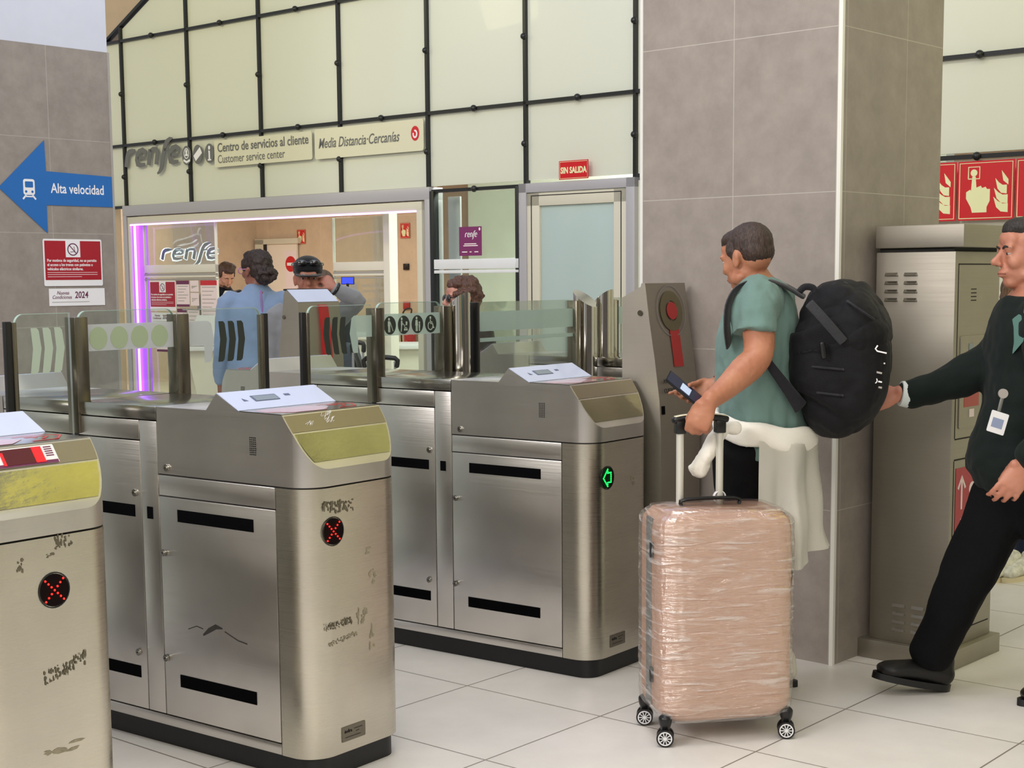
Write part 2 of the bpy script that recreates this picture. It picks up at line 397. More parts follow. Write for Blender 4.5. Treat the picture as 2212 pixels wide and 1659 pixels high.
# glazed facade
UL = [-12.313+1.0105*k for k in range(0, 17)]
bm = BM()
fz = lambda u: 3.92+(u+12.313)*0.492
def cell(u0, u1, z0, z1):
    g = 0.006
    pts = [(u0+g, z0+g), (u1-g, z0+g), (u1-g, min(z1-g, fz(u1-g)-0.02)), (u0+g, min(z1-g, fz(u0+g)-0.02))]
    if pts[2][1] > pts[1][1]: prism(bm, [FP(u, z) for u, z in pts], FN*0.02)
ZR = [2.225, 2.803, 3.79, 4.78, 5.8]
for i in range(len(UL)-1):
    for z0, z1 in zip(ZR[:-1], ZR[1:]): cell(UL[i], UL[i+1], z0, z1)
for z0, z1 in zip(ZR[:2], ZR[1:3]): prism(bm, [FP(-12.62, z0+.006), FP(UL[0]-.006, z0+.006), FP(UL[0]-.006, min(z1, 3.9)-.006), FP(-12.62, min(z1, 3.8)-.006)], FN*0.02)
for i in range(6, 16): cell(UL[i], UL[i+1], 0.05, 2.19)
wf = struct('wall_front', bm, 'frost')
def bars(name, segs, w, d=0.05):
    for (u0, z0), (u1, z1) in segs:
        b = BM(); a = V((u1-u0, z1-z0)).normalized(); n = V((-a.y, a.x))*(w/2)
        prism(b, [FP(u0+n.x, z0+n.y, .03), FP(u1+n.x, z1+n.y, .03), FP(u1-n.x, z1-n.y, .03), FP(u0-n.x, z0-n.y, .03)][::-1], FN*d); obj(name, b, 'mull', wf)
segs = []
for i, u in enumerate(UL):
    segs.append(((u, 2.2 if i < 6 else 0.0), (u, min(5.8, fz(u)))))
segs += [((-12.62, 2.803), (UL[-1], 2.803)), ((-12.62, 3.79), (UL[-1], 3.79)), ((-11.2, 4.78), (UL[-1], 4.78)), ((-12.62, 2.215), (-12.36, 2.215)), ((-8.23, 2.19), (-7.33, 2.19)), ((-6.2, 2.205), (UL[-1], 2.205)), ((-12.62, 3.78), (-8.6, 5.8))]
bars('glazing_bar', segs, 0.026)
for i, u in enumerate(UL[:-1]):
    for z in (2.503, 3.29, 4.3):
        if z < fz(u)-.1:
            b = BM(); ball(b, FP(u, z, .035), (.024, .024, .024)); obj('glazing_knob', b, 'mull', wf)
    for z in (2.803, 3.79, 2.205) if i > 5 else (2.803, 3.79):
        if 3.9 < fz(u+.5) or z < 3.7:
            b = BM(); ball(b, FP(u+.505, z, .035), (.026, .026, .026)); obj('glazing_knob', b, 'mull', wf)
b = BM(); ball(b, FP(-7.77, 2.19, .035), .026); obj('glazing_knob', b, 'mull', wf)
# plastered soffit beside the slanted edge
bm = BM(); prism(bm, [FP(-15.5, 2.0, -.03), FP(-12.58, 3.81, -.03), FP(-8.6, 5.8, -.03), FP(-15.5, 5.8, -.03)], FN*0.1); struct('wall_back', bm, 'beigeup')
# shop room behind
BK = 15.4
bm = BM(); uvbox(bm, V((0, 0, 0)), FD, FN, ZA, (-18.28, BK, 0), (-3.9, BK+.1, 3.3)); struct('wall_back', bm, 'shopwall')
bm = BM(); uvbox(bm, V((0, 0, 0)), FD, FN, ZA, (-18.38, 8.9, 0), (-18.28, BK, 3.3)); struct('wall_left', bm, 'shopwall')
bm = BM(); uvbox(bm, V((0, 0, 0)), FD, FN, ZA, (-18.38, 8.82, 0), (-12.62, 8.9, 3.3)); struct('wall_front', bm, 'shopwall')
bm = BM(); fbox(bm, V((0, 0, 0)), FD, FN, ZA, (-18.38, 8.82, 3.3), (-3.9, BK+.1, 3.4)); struct('ceiling', bm, 'plaster')
bm = BM(); uvbox(bm, V((0, 0, 0)), FD, FN, ZA, (-10.46, 11.2, 0), (-10.0, 11.3, 3.3)); struct('wall_inner', bm, mat('brown_beige_wall', '#a98a70', 0.6, var=0.06))
bm = BM(); fbox(bm, V((0, 0, 0)), FD, FN, ZA, (-10.0, 11.15, 0), (-5.0, 11.3, 3.3)); struct('wall_inner', bm, mat('pale_green_wall', '#dfe3d2', 0.6, var=0.02))
for x in (-16.5, -13.2, -9.9):
    p = FD*x+FN*12.2+UP*3.2
    area('shop_light', p, p-UP*3, 2.2, 2.2, 72, (1.0, 0.95, 0.88))
p = FD*-7.2+FN*10+UP*3.1; area('shop_light', p, p-UP*3, 1.6, 1.2, 90, (0.95, 1.0, 0.92))
# shop back door
d1 = Fr(FD*-18.03+FN*(BK-.02), FD, ZA)
bm = BM(); frect(bm, d1, 0, 0, .74, 2.05, 0, .03); dr = struct('door_1', bm, mat('white_door', '#efe2d4', 0.45))
for a in ((-.2, 0, 0, 2.12), (-.2, 2.05, .80, 2.13)):
    bm = BM(); frect(bm, d1, *a, 0, .06); obj('door_frame', bm, 'cream', dr)
bm = BM(); frect(bm, d1, .0, 0, .05, 2.05, .03, .03); obj('door_edge', bm, 'mull', dr)
sg = thing('no_entry_sign', 'round red no entry sign on the white door inside the shop', 'sign', d1.p(.6, 1.42, .035))
f = Fr(d1.p(.60, 1.72, .032), FD, ZA)
bm = BM(); frect(bm, f, -.13, -.45, .13, .22, 0, .003); obj('sheet', bm, 'paper', sg)
bm = BM(); fpoly(bm, f, circ(0, .02, .12), .003, .002); obj('disc', bm, 'signred', sg)
bm = BM(); frect(bm, f, -.08, -.005, .08, .04, .005, .002); obj('bar', bm, 'whitel', sg)

# entrance frame and leaves
def frame(name, rects, m, t, parent=None, out=0.05, **k):
    b = BM()
    for u0, z0, u1, z1 in rects: fbox(b, FN*(FK-out), FD, FN, ZA, (u0, 0, z0), (u1, t, z1), 0.003)
    return struct(name, b, m, parent, **k) if parent is None else obj(name, b, m, parent, **k)
df = frame('door_2', [(-12.34, 2.125, -8.235, 2.225), (-12.34, 0, -12.285, 2.13), (-8.29, 0, -8.235, 2.13)], 'alu', .16)
frame('inner_frame', [(-12.275, 2.045, -8.33, 2.115), (-12.275, 0, -12.235, 2.05), (-8.39, 0, -8.33, 2.05)], 'cream', .14, df, .04)
frame('purple_jamb', [(-12.235, 0.0, -12.12, 2.035)], 'ledp', .1, df, .02)  # the LED's purple light on the jamb, painted in as colour and glow
frame('purple_led', [(-12.178, 0.0, -12.15, 2.03)], 'led', .01, df, .045)
frame('purple_led', [(-12.235, 2.032, -8.39, 2.045)], 'led', .02, df, .045)
def leaf(u0, u1, out, lab=None):
    fr_ = [(u0, 1.575, u1, 1.65), (u0, 1.53, u1, 1.55), (u0, 0, u0+.008, 2.04), (u1-.012, 0, u1, 2.04)]
    frame('leaf_frame', fr_, 'counter', .03, df, out)
    frame('leaf_rail', [(u0, 1.545, u1, 1.57), (u0, 1.505, u1, 1.52)], 'greyl', .025, df, out)
    frame('leaf_glass', [(u0+.008, .02, u1-.012, 2.04)], 'glass', .008, df, out-.012)
leaf(-12.12, -11.02, -.02)
leaf(-9.80, -9.12, -.35)
frame('leaf_edge', [(-9.115, 0, -9.04, 2.06)], 'counter', .1, df, -.30)
# small window
wn = frame('window_1', [(-8.235, 0, -8.19, 2.19), (-7.345, 0, -7.30, 2.19)], 'mull', .06)
frame('pane', [(-8.19, .02, -7.345, 2.17)], 'glass', .008, wn, .02)
frame('window_rail', [(-8.22, 1.573, -7.31, 1.65), (-8.22, 1.54, -7.31, 1.565), (-8.22, .93, -7.31, .99)], 'white', .04, wn, .05)
frame('window_post', [(-8.19, 0, -8.06, 2.15)], 'alu', .02, wn, -.12)
# frosted door
d3 = frame('door_3', [(-7.31, 0, -7.235, 2.205), (-7.31, 2.135, -6.235, 2.205), (-6.31, 0, -6.235, 2.205)], 'alu', .14)
frame('door_leaf', [(-7.235, 0, -7.115, 2.13), (-6.425, 0, -6.31, 2.13), (-7.235, 2.035, -6.31, 2.13)], 'cream', .05, d3, .04)
frame('door_seam', [(-7.195, 0, -7.187, 2.112), (-6.362, 0, -6.354, 2.112), (-7.195, 2.108, -6.354, 2.114)], 'mull', .004, d3, .043)
frame('door_glass', [(-7.115, .02, -6.425, 2.035)], 'doorglass', .02, d3, .02)

# grey tiled pillar in the middle
PA = R_(5.3); PD = V((cos(PA), -sin(PA), 0)); PN = V((sin(PA), cos(PA), 0)); PO = V((-2.417, 5.214, 0))
bm = BM(); uvbox(bm, PO, PD, PN, ZA, (-.93, 0, 0), (0, .80, 4.6), (0.936, .42)); pl = struct('pillar', bm, 'pilf')
pl['label'] = 'square pillar clad in grey stone tiles between the gates and the steel cabinet'
bm = BM(); fbox(bm, PO, PD, PN, ZA, (-.012, -.004, 0), (.004, .012, 4.6)); obj('corner_trim', bm, mat('pale_edge_trim', '#e9e8e0', .3, coat=.3), pl)
bm = BM(); fbox(bm, PO, PD, PN, ZA, (-.934, -.004, 0), (-.92, .012, 4.6)); obj('corner_trim', bm, mat('pale_edge_trim', '#dfe0dc', .3, coat=.3), pl)
# tiled pillar at the left
LA = R_(5.0); LD = V((cos(LA), -sin(LA), 0)); LN = V((sin(LA), cos(LA), 0)); LO = at(232, 600, 10.0); LO.z = 0
bm = BM(); uvbox(bm, LO, LD, LN, ZA, (-.9, -1.5, 0), (0, .07, 3.0), (0, .85)); pl = struct('pillar', bm, 'pilf')
pl['label'] = 'grey tiled pillar behind the leftmost gate, with the blue arrow on it'
bm = BM(); fbox(bm, LO, LD, LN, ZA, (-.9, -1.5, 3.0), (-.005, .065, 6.0)); obj('plaster_head', bm, 'plaster', pl)
bm = BM(); fbox(bm, LO, LD, LN, ZA, (-.01, .06, 0), (.006, .075, 3.0)); obj('corner_trim', bm, 'greyl', pl)
LF = Fr(LO+LD*.003, LN, ZA)

# unseen columns and walls, added so the gate steel reflects light and dark bands
for cx_, cy_ in ((-7.4, -2.6), (-10.2, -2.9), (-4.4, -5.2), (2.6, -4.6), (5.2, -1.2), (5.6, 3.6)):
    bm = BM(); uvbox(bm, V((cx_, cy_, 0)), LD, LN, ZA, (-.45, -.45, 0), (.45, .45, 4.6)); o_ = struct('pillar', bm, 'pilf'); o_['label'] = 'grey tiled pillar out of view, added to streak the gate steel'
bm = BM(); box(bm, (-15, -6.6, 0), (-9, -6.5, 4.5)); struct('added_wall_behind', bm, mat('added_yellow_wall', '#d8d27c', .4))
bm = BM(); box(bm, (7.6, -5.5, 0), (7.7, 8.0, 5.0)); struct('added_wall_right', bm, mat('added_pale_wall', '#dcd8b0', .4))
# blue arrow
ar = thing('direction_arrow', 'blue arrow sign reading Alta velocidad with a train symbol on the left pillar', 'sign', LF.p(-.37, 1.83))
f = LF
bm = BM(); fpoly(bm, f, [(-.76, 2.09), (-.43, 2.40), (-.425, 2.205), (.065, 2.19), (.065, 1.99), (-.43, 1.99), (-.43, 1.81)], 0, .002)
obj('arrow_plate', bm, 'blue', ar)
text('lettering', 'Alta velocidad', f, .088, 'whitel', ar, -.395, 2.07, sx=.78, off=.0012)
bm = BM(); cx, cy = -.55, 2.085
fpoly(bm, f, rrect(cx-.04, cy-.035, cx+.04, cy+.065, .015), .002, .001); obj('train_symbol', bm, 'whitel', ar)
bm = BM(); fpoly(bm, f, rrect(cx-.028, cy+.012, cx+.028, cy+.05, .006), .003, .001); fpoly(bm, f, circ(cx-.022, cy-.014, .008), .003, .001); fpoly(bm, f, circ(cx+.022, cy-.014, .008), .003, .001); obj('train_window', bm, 'blue', ar)
bm = BM(); stroke(bm, f, [(cx-.022, cy-.036), (cx-.045, cy-.062)], .011, .002); stroke(bm, f, [(cx+.022, cy-.036), (cx+.045, cy-.062)], .011, .002); stroke(bm, f, [(cx-.03, cy-.045), (cx+.03, cy-.045)], .008, .002); obj('rail_symbol', bm, 'whitel', ar)

def scooter_sign(f, s, label, where):
    t = thing('notice_sign', label, 'sign', f.p(0, -.33*s, .0)); q = s
    bm = BM(); fpoly(bm, f, rrect(-.22*q, -.31*q, .22*q, 0, .012*q), 0, .003); obj('plate', bm, 'whitel', t)
    bm = BM(); fpoly(bm, f, [(-.21*q, -.27*q), (.21*q, -.27*q), (.21*q, -.012*q), (.055*q, -.012*q), (.055*q, -.12*q), (-.055*q, -.12*q), (-.055*q, -.012*q), (-.21*q, -.012*q)], .003, .001); obj('red_field', bm, mat('dark_red_field', '#a8152a', .4), t)
    bm = BM(); stroke(bm, f, circ(0, -.068*q, .038*q)+[(.038*q, -.068*q)], .007*q, .003); stroke(bm, f, [(-.026*q, -.04*q), (.026*q, -.096*q)], .006*q, .003); stroke(bm, f, [(-.02*q, -.085*q), (.015*q, -.082*q), (.008*q, -.05*q)], .004*q, .003); obj('ban_symbol', bm, 'plum', t)
    for i, l in enumerate(('Por motivos de seguridad, no se permite', 'el acceso a los trenes con patinetes o', 'vehículos eléctricos similares.')):
        text('lettering', l, f, .027*q, 'whitel', t, -.195*q, (-.15-.028*i)*q, sx=.83, n0=.004, off=.0004)
    for i in range(3):
        bm = BM(); frect(bm, f, -.195*q, (-.222-.014*i)*q, (.18-.12*(i == 2))*q, (-.219-.014*i)*q, .004, .0005); obj('small_print', bm, 'paper', t)
    return t
def terms_sign(f, s, label):
    t = thing('notice_sign', label, 'sign', f.p(0, -.11*s)); q = s
    bm = BM(); frect(bm, f, -.21*q, -.115*q, .21*q, 0, 0, .003); obj('plate', bm, 'whitel', t)
    text('lettering', 'Nuevas', f, .034*q, 'plum', t, -.155*q, -.04*q, sx=.9, shear=.3, n0=.003)
    text('lettering', 'Condiciones', f, .034*q, 'plum', t, -.19*q, -.068*q, sx=.85, shear=.3, n0=.003)
    text('lettering', '2024', f, .062*q, 'plum', t, -.02*q, -.064*q, sx=.82, shear=.1, n0=.003, off=.0008)
    bm = BM(); frect(bm, f, -.19*q, -.092*q, .09*q, -.088*q, .003, .0005); obj('small_print', bm, 'greyl', t)
    return t
scooter_sign(Fr(LF.p(-.255, 1.775), LN, ZA), .98, 'red and white notice banning electric scooters, on the left tiled pillar', 0)
terms_sign(Fr(LF.p(-.235, 1.455), LN, ZA), .98, 'white Nuevas Condiciones 2024 sticker under the red notice on the left pillar')

# stylised shop lettering, drawn with strokes
def wordmark(f, H, W, m, parent, n0=0.001, t=.004, wscale=1.0, name='lettering'):
    w = .19*wscale; s = .12; kx = W/(2.95*H)
    def S(pts, ws=None): 
        b = BM(); stroke(b, f, [((x+s*y)*H*kx, y*H) for x, y in pts], w*H, n0, t, [q*H for q in ws] if ws else None); obj(name, b, m, parent)
    S([(.08, 0), (.08, .55), (.10, .72), (.18, .84), (.32, .88), (.5, .9)], [w, w, w, w, w*.9, w*.5])
    def e(x): S([(x+.06, .47), (x+.40, .45), (x+.5, .52), (x+.47, .76), (x+.3, .9), (x+.12, .82), (x+.03, .62), (x+.02, .35), (x+.08, .12), (x+.25, .04), (x+.5, .07)], [w*.5, w*.5, w*.6, w*.8, w*.8, w, w, w, w, w*.8, w*.5])
    e(.62)
    S([(1.33, 0), (1.33, .88)]); S([(1.33, .8), (1.5, .9), (1.68, .86), (1.75, .68), (1.75, 0)], [w*.6, w*.7, w*.8, w, w])
    S([(1.85, -.52), (1.95, -.45), (2.05, -.2), (2.08, .3), (2.12, .9), (2.2, 1.2), (2.36, 1.36), (2.5, 1.38)], [w*.3, w*.6, w, w, w, w, w*.7, w*.25]); S([(2.1, .78), (2.36, .8)], [w*.5, w*.3])
    e(2.42)
def icon_disc(f, cx, cy, rx, ry, kind, par):
    bm = BM(); fpoly(bm, f, circ(cx, cy, rx, ry), .001, .003); obj('icon_disc', bm, 'grey', par)
    bm = BM(); n0 = .004
    if kind == 'person':
        stroke(bm, f, circ(cx, cy+.018, .034, .045)+[(cx+.034, cy+.018)], .008, n0); fpoly(bm, f, circ(cx, cy+.035, .014, .018), n0); fpoly(bm, f, [(cx-.024, cy-.005), (cx+.024, cy-.005), (cx+.014, cy+.018), (cx-.014, cy+.018)], n0); stroke(bm, f, [(cx-.045, cy-.04), (cx, cy-.062), (cx+.05, cy-.045)], .02, n0)
    elif kind == 'ticket': fpoly(bm, f, [(cx-.06, cy-.01), (cx-.03, cy-.06), (cx+.065, cy+.01), (cx+.035, cy+.065)], n0)
    else: fpoly(bm, f, circ(cx, cy+.05, .014, .018), n0); stroke(bm, f, [(cx-.012, cy+.018), (cx, cy+.018), (cx, cy-.055)], .02, n0); frect(bm, f, cx-.024, cy-.065, cx+.024, cy-.052, n0)
    obj('icon_symbol', bm, 'whitel', par)
ff = Fr(FP(0, 0, .032), FD, ZA)
sg = thing('shop_sign', 'grey lettering and round icons of the customer service centre above the purple lit entrance', 'sign', FP(-11.6, 2.5, .085))
wordmark(Fr(FP(-12.29, 2.595, .032), FD, ZA), .165, .84, 'grey', sg, wscale=1.75)
wordpts = [(-11.33, 'person'), (-11.165, 'ticket'), (-10.995, 'info')]
for u, k in wordpts: icon_disc(ff, u, 2.652, .066, .088, k, sg)
sg = thing('sign_panel', 'cream panel lettered Centro de servicios al cliente above the shop entrance', 'sign', FP(-10.27, 2.52, .085))
bm = BM(); fpoly(bm, ff, rrect(-10.92, 2.52, -9.61, 2.757, .02), 0, .006); obj('plate', bm, 'panel', sg)
text('lettering', 'Centro de servicios al cliente', ff, .112, 'grey', sg, -10.875, 2.655, sx=.92, n0=.007, off=.0018)
text('lettering', 'Customer service center', ff, .104, 'grey', sg, -10.875, 2.555, sx=.87, n0=.007)
sg = thing('sign_panel', 'cream panel lettered Media Distancia Cercanías with a small red emblem', 'sign', FP(-8.93, 2.52, .085))
bm = BM(); fpoly(bm, ff, rrect(-9.575, 2.515, -8.30, 2.765, .02), 0, .006); obj('plate', bm, 'panel', sg)
text('lettering', 'Media Distancia·Cercanías', ff, .118, 'grey', sg, -9.53, 2.605, sx=.765, n0=.007, shear=.28, off=.001)
bm = BM(); fpoly(bm, ff, circ(-8.39, 2.655, .045, .058), .007, .002); obj('emblem_disc', bm, 'signred', sg)
bm = BM(); stroke(bm, ff, arc(-8.39, 2.65, .02, .027, 110, -200), .014, .009); obj('emblem_mark', bm, 'whitel', sg)

# illuminated lettering inside the left leaf
lf = Fr(FD*-12.02+FN*(FK+.15)+UP*1.70, FD, ZA)
sg = thing('illuminated_letters', 'chrome shop lettering with white lit edges behind the left glass leaf', 'sign', lf.p(.4, -.06))
wordmark(lf, .105, .86, 'letterw', sg, 0, .012, 2.7, 'lit_edge'); wordmark(Fr(lf.p(.02, .004, .012), FD, ZA), .105, .86, 'letter', sg, 0.001, .008, 1.7, 'letter_face')
# posters stuck on the left leaf
pf = Fr(FD*-12.03+FN*(FK+.01)+UP*1.50, FD, ZA)
scooter_sign(Fr(pf.p(.21, 0), FD, ZA), .92, 'red and white scooter ban notice stuck on the entrance glass', 0)
terms_sign(Fr(pf.p(.215, -.305), FD, ZA), .92, 'white Nuevas Condiciones 2024 sticker on the entrance glass under the scooter notice')
def poster(x0, y0, x1, y1, head, lab, lines=6, foot_=None, hh=.035):
    t = thing('poster', lab, 'poster', pf.p((x0+x1)/2, y0))
    bm = BM(); frect(bm, pf, x0, y0, x1, y1, 0, .002); obj('sheet', bm, 'paper', t)
    bm = BM(); frect(bm, pf, x0, y1-hh, x1, y1, .002, .001); obj('header', bm, head, t)
    if foot_: bm = BM(); frect(bm, pf, x0, y0, x1, y0+.022, .002, .001); obj('footer', bm, foot_, t)
    for i in range(lines):
        y = y1-hh-.015-(y1-y0-hh-.045)*i/max(1, lines); bm = BM(); frect(bm, pf, x0+.02, y-.006, x1-.02-.03*(i % 3), y, .002, .0006); obj('text_line', bm, 'greyl', t)
poster(.425, -.245, .62, -.0, 'plum', 'small notice with plum header on the entrance glass beside the scooter notice', 6, 'plum')
poster(.635, -.105, .76, -.0, 'paper', 'small white card at the top of the posters on the entrance glass', 3)
poster(.635, -.235, .76, -.115, 'paper', 'small white card, second from the top, on the entrance glass', 3)
poster(.425, -.52, .57, -.265, 'plum', 'notice with a small table under a plum band on the entrance glass', 5)
poster(.585, -.435, .76, -.265, 'plum', 'card with plum footer between the notices on the entrance glass', 3, 'plum', .012)
poster(.425, -.68, .57, -.535, 'signred', 'small notice with red header low on the entrance glass', 2, None, .075)
poster(.585, -.68, .76, -.45, 'signred', 'white notice with a narrow red header low on the entrance glass', 5, None, .014)
poster(.79, -.53, 1.03, 0, 'signred', 'tall notice with red header and plum foot on the entrance glass', 12, 'plum', .045)
poster(.09, -.68, .36, -.44, 'signred', 'notice with red header below the Nuevas Condiciones sticker on the entrance glass', 4, 'plum')

# SIN SALIDA
f = Fr(FP(-6.905, 2.215, .06), FD, ZA)
sg = thing('exit_denied_sign', 'red SIN SALIDA sign above the frosted door', 'sign', f.p(.13, 0))
bm = BM(); frect(bm, f, 0, 0, .27, .135, 0, .004); obj('plate', bm, 'signred', sg)
bm = BM(); stroke(bm, f, [(.008, .008), (.262, .008), (.262, .127), (.008, .127), (.008, .008)], .003, .004); obj('border', bm, 'signcream', sg)
text('lettering', 'SIN SALIDA', f, .062, 'signcream', sg, .135, .045, 'CENTER', .76, n0=.004, off=.0022)
# magenta sticker on the window
f = Fr(FP(-7.93, 1.675, .035), FD, ZA)
sg = thing('window_sticker', 'square magenta sticker with white shop lettering on the narrow window', 'sign', f.p(.12, 0))
bm = BM(); frect(bm, f, 0, 0, .235, .225, 0, .003); obj('plate', bm, 'magenta', sg)
wordmark(Fr(f.p(.062, .145, .003), FD, ZA), .035, .125, 'whitel', sg, 0, .001, 1.1)
for y, x0, x1 in ((.092, .055, .18), (.078, .045, .195), (.03, .03, .085), (.03, .11, .13), (.03, .16, .2)):
    bm = BM(); frect(bm, f, x0, y-.004, x1, y+.004, .003, .001); obj('small_print', bm, 'paper', sg)
bm = BM(); fpoly(bm, f, circ(.215, .205, .009, .012), .003, .001); obj('emblem_disc', bm, 'whitel', sg)

# fire alarm signs
HAND = [(.30, .13), (.27, .22), (.17, .37), (.17, .48), (.25, .52), (.27, .50), (.29, .74), (.36, .74), (.38, .55), (.47, .58), (.50, .54), (.57, .56), (.60, .52), (.66, .52), (.66, .32), (.60, .22), (.60, .13)]
def flame(bm, f, x, y, W, H, n0):
    for k, (dy, sc) in enumerate(((0, 1), (.2, .95), (.42, .8))):
        p = [(.95, 0), (.5, .02), (.2, .12), (.0, .36), (.3, .26), (.6, .2), (.95, .2)]
        fpoly(bm, f, [(x+(u*sc+(1-sc)*.5)*W, y+(v*1.0+dy)*H) for u, v in p], n0)
    fpoly(bm, f, [(x+.95*W, y+.62*H), (x+.62*W, y+.72*H), (x+.5*W, y+.95*H), (x+.7*W, y+.86*H), (x+.95*W, y+.74*H)], n0)
def firesign(f, W, H, lab, group=None):
    t = thing('fire_alarm_sign', lab, 'sign', f.p(W/2, 0))
    bm = BM(); frect(bm, f, 0, 0, W, H, 0, .005); obj('plate', bm, 'signred', t)
    bm = BM(); e = .035*W; stroke(bm, f, [(e, e), (W-e, e), (W-e, H-e), (e, H-e), (e, e)], .014*W, .005, .001); obj('border', bm, 'signcream', t)
    bm = BM(); k = W*.86
    prism(bm, [f.p(x*k+.01*W, y*H, .005) for x, y in HAND], f.N*.001); obj('hand_symbol', bm, 'signcream', t)
    bm = BM(); cx = .325*k+.01*W; cy = .80*H; h = .10*W
    stroke(bm, f, [(cx-h, cy-h), (cx+h, cy-h), (cx+h, cy+h), (cx-h, cy+h), (cx-h, cy-h)], .018*W, .005); fpoly(bm, f, circ(cx, cy, .06*W), .006, .001); obj('button_symbol', bm, 'signcream', t)
    bm = BM(); flame(bm, f, .64*W, .12*H, .27*W, .74*H, .005); obj('flame_symbol', bm, 'signcream', t)
fy = FK-.09
for u, lab in ((-4.185, 'large red fire alarm sign half hidden by the pillar edge'), (-3.826, 'large red fire alarm sign with hand, button and flames above the steel cabinet'), (-3.468, 'large red fire alarm sign cut by the right edge of the photo')):
    firesign(Fr(FP(u, 1.822, .06), FD, ZA), .350, .352, lab)
def wallpt(px, py, K):
    d = at(px, py, 1.0)-CAMP; t = K/d.dot(FN); return CAMP+d*t
for (px, py, lab) in ((642, 527, 'small red fire alarm sign beside the white door inside the shop'), (865, 515, 'small red fire alarm sign on the beige wall above the extinguisher')):
    firesign(Fr(wallpt(px, py, BK-.01), FD, ZA), .19, .215, lab)
firesign(Fr(wallpt(904, 510, BK-.01), FD, ZA), .19, .215, 'small red sign at the right end of the beige shop wall, cut by the frame')
# extinguisher, alarm call point, small black box
e0 = wallpt(886, 768, BK-.12); t = thing('fire_extinguisher', 'red fire extinguisher with black hose hanging on the beige shop wall', 'fire extinguisher', e0)
bm = BM(); sweep(bm, [e0+UP*.02, e0+UP*.08, e0+UP*.36, e0+UP*.46], [.072, .08, .08, .035], k=3); obj('cylinder', bm, 'redl', t)
bm = BM(); cyl(bm, e0+UP*-.02, e0+UP*.06, .085); obj('foot_ring', bm, 'black', t)
bm = BM(); cyl(bm, e0+UP*.18, e0+UP*.33, .0815, caps=False); obj('paper_label', bm, 'paper', t)
bm = BM(); cyl(bm, e0+UP*.46, e0+UP*.55, .02); fbox(bm, e0+UP*.52, FD, FN, ZA, (-.1, -.015, 0), (.05, .015, .03)); obj('valve', bm, 'black', t)
bm = BM(); sweep(bm, [e0+UP*.53, e0+UP*.66+FD*.04, e0+UP*.62-FD*.12, e0+UP*.3-FD*.17, e0+UP*.02-FD*.14], [.012]*5, k=6, n=8); obj('hose', bm, 'black', t)
p = wallpt(877, 661, BK-.03); bm = BM(); fbox(bm, p, FD, FN, ZA, (-.06, 0, -.05), (.06, .03, .06), .005); tag(obj('alarm_call_point', bm, 'redl'), 'small red alarm call point above the extinguisher hose', 'alarm')
p = wallpt(876, 577, BK-.03); bm = BM(); fbox(bm, p, FD, FN, ZA, (-.05, 0, -.04), (.05, .03, .05), .005); tag(obj('wall_box', bm, 'black'), 'small black box on the beige shop wall above the red call point', 'switch')
# counter with monitor
c0 = at(468, 770, 14.15); c0.z = 0
t = thing('service_counter', 'white angular service counter in front of the shop employee', 'counter', c0)
bm = BM(); hexa(bm, [c0+RT*x+FW*y+UP*z for x, y, z in [(-.05, -.3, 0), (2.6, -.3, 0), (2.6, .3, 0), (-.05, .3, 0), (-.22, -.3, .85), (2.6, -.3, .85), (2.6, .3, .85), (-.22, .3, .85)]], .01); obj('front', bm, 'counter', t)
bm = BM(); fbox(bm, c0, RT, FW, ZA, (-.28, -.36, .85), (2.62, .36, .89), .005); obj('top', bm, 'white', t)
bm = BM(); hexa(bm, [c0+RT*x+FW*y+UP*z for x, y, z in [(-.22, -.34, .90), (.14, -.34, .90), (.14, -.28, .90), (-.22, -.28, .90), (-.10, -.34, 1.18), (.14, -.34, 1.18), (.14, -.28, 1.18), (-.10, -.28, 1.18)]]); obj('screen_panel', bm, 'white', t)
mp = at(751, 612, 12.6)
t = thing('counter_monitor', 'small glowing blue display on a stalk behind the right glass leaf', 'monitor', mp-UP*.42)
bm = BM(); fbox(bm, mp, RT, FW, ZA, (-.055, 0, -.01), (.055, .03, .055), .004); obj('housing', bm, 'black', t)
bm = BM(); fbox(bm, mp, RT, FW, ZA, (-.048, -.003, -.004), (.048, 0, .048)); obj('screen', bm, 'monitor', t)
bm = BM(); cyl(bm, mp-UP*.42, mp, .012); obj('stalk', bm, 'black', t)
bm = BM(); fbox(bm, mp-UP*.42, RT, FW, ZA, (-.5, -.1, -.05), (.22, .5, 0), .005); fbox(bm, V((mp.x, mp.y, 0)), RT, FW, ZA, (-.45, 0, 0), (.18, .4, mp.z-.46)); tag(obj('display_desk', bm, 'counter'), 'pale low desk behind the right glass leaf', 'desk')
# grey print on the right leaf
q = Fr(FD*-9.80+FN*(FK+.345)+UP*0, FD, ZA)
sg = thing('leaf_lettering', 'faint grey customer service lettering on the right glass leaf', 'lettering', q.p(.4, 1.1))
for i, (s_, y) in enumerate((('Atención al cliente', 1.43), ('Customer support', 1.385), ('Venta de billetes', 1.30), ('Información', 1.15))): text('lettering', s_, q, .052-.006*(i == 1), 'greyl', sg, .36, y, sx=.62)
bm = BM(); fpoly(bm, q, circ(.27, 1.425, .045, .055), .001, .001); obj('icon_disc', bm, 'greyl', sg)
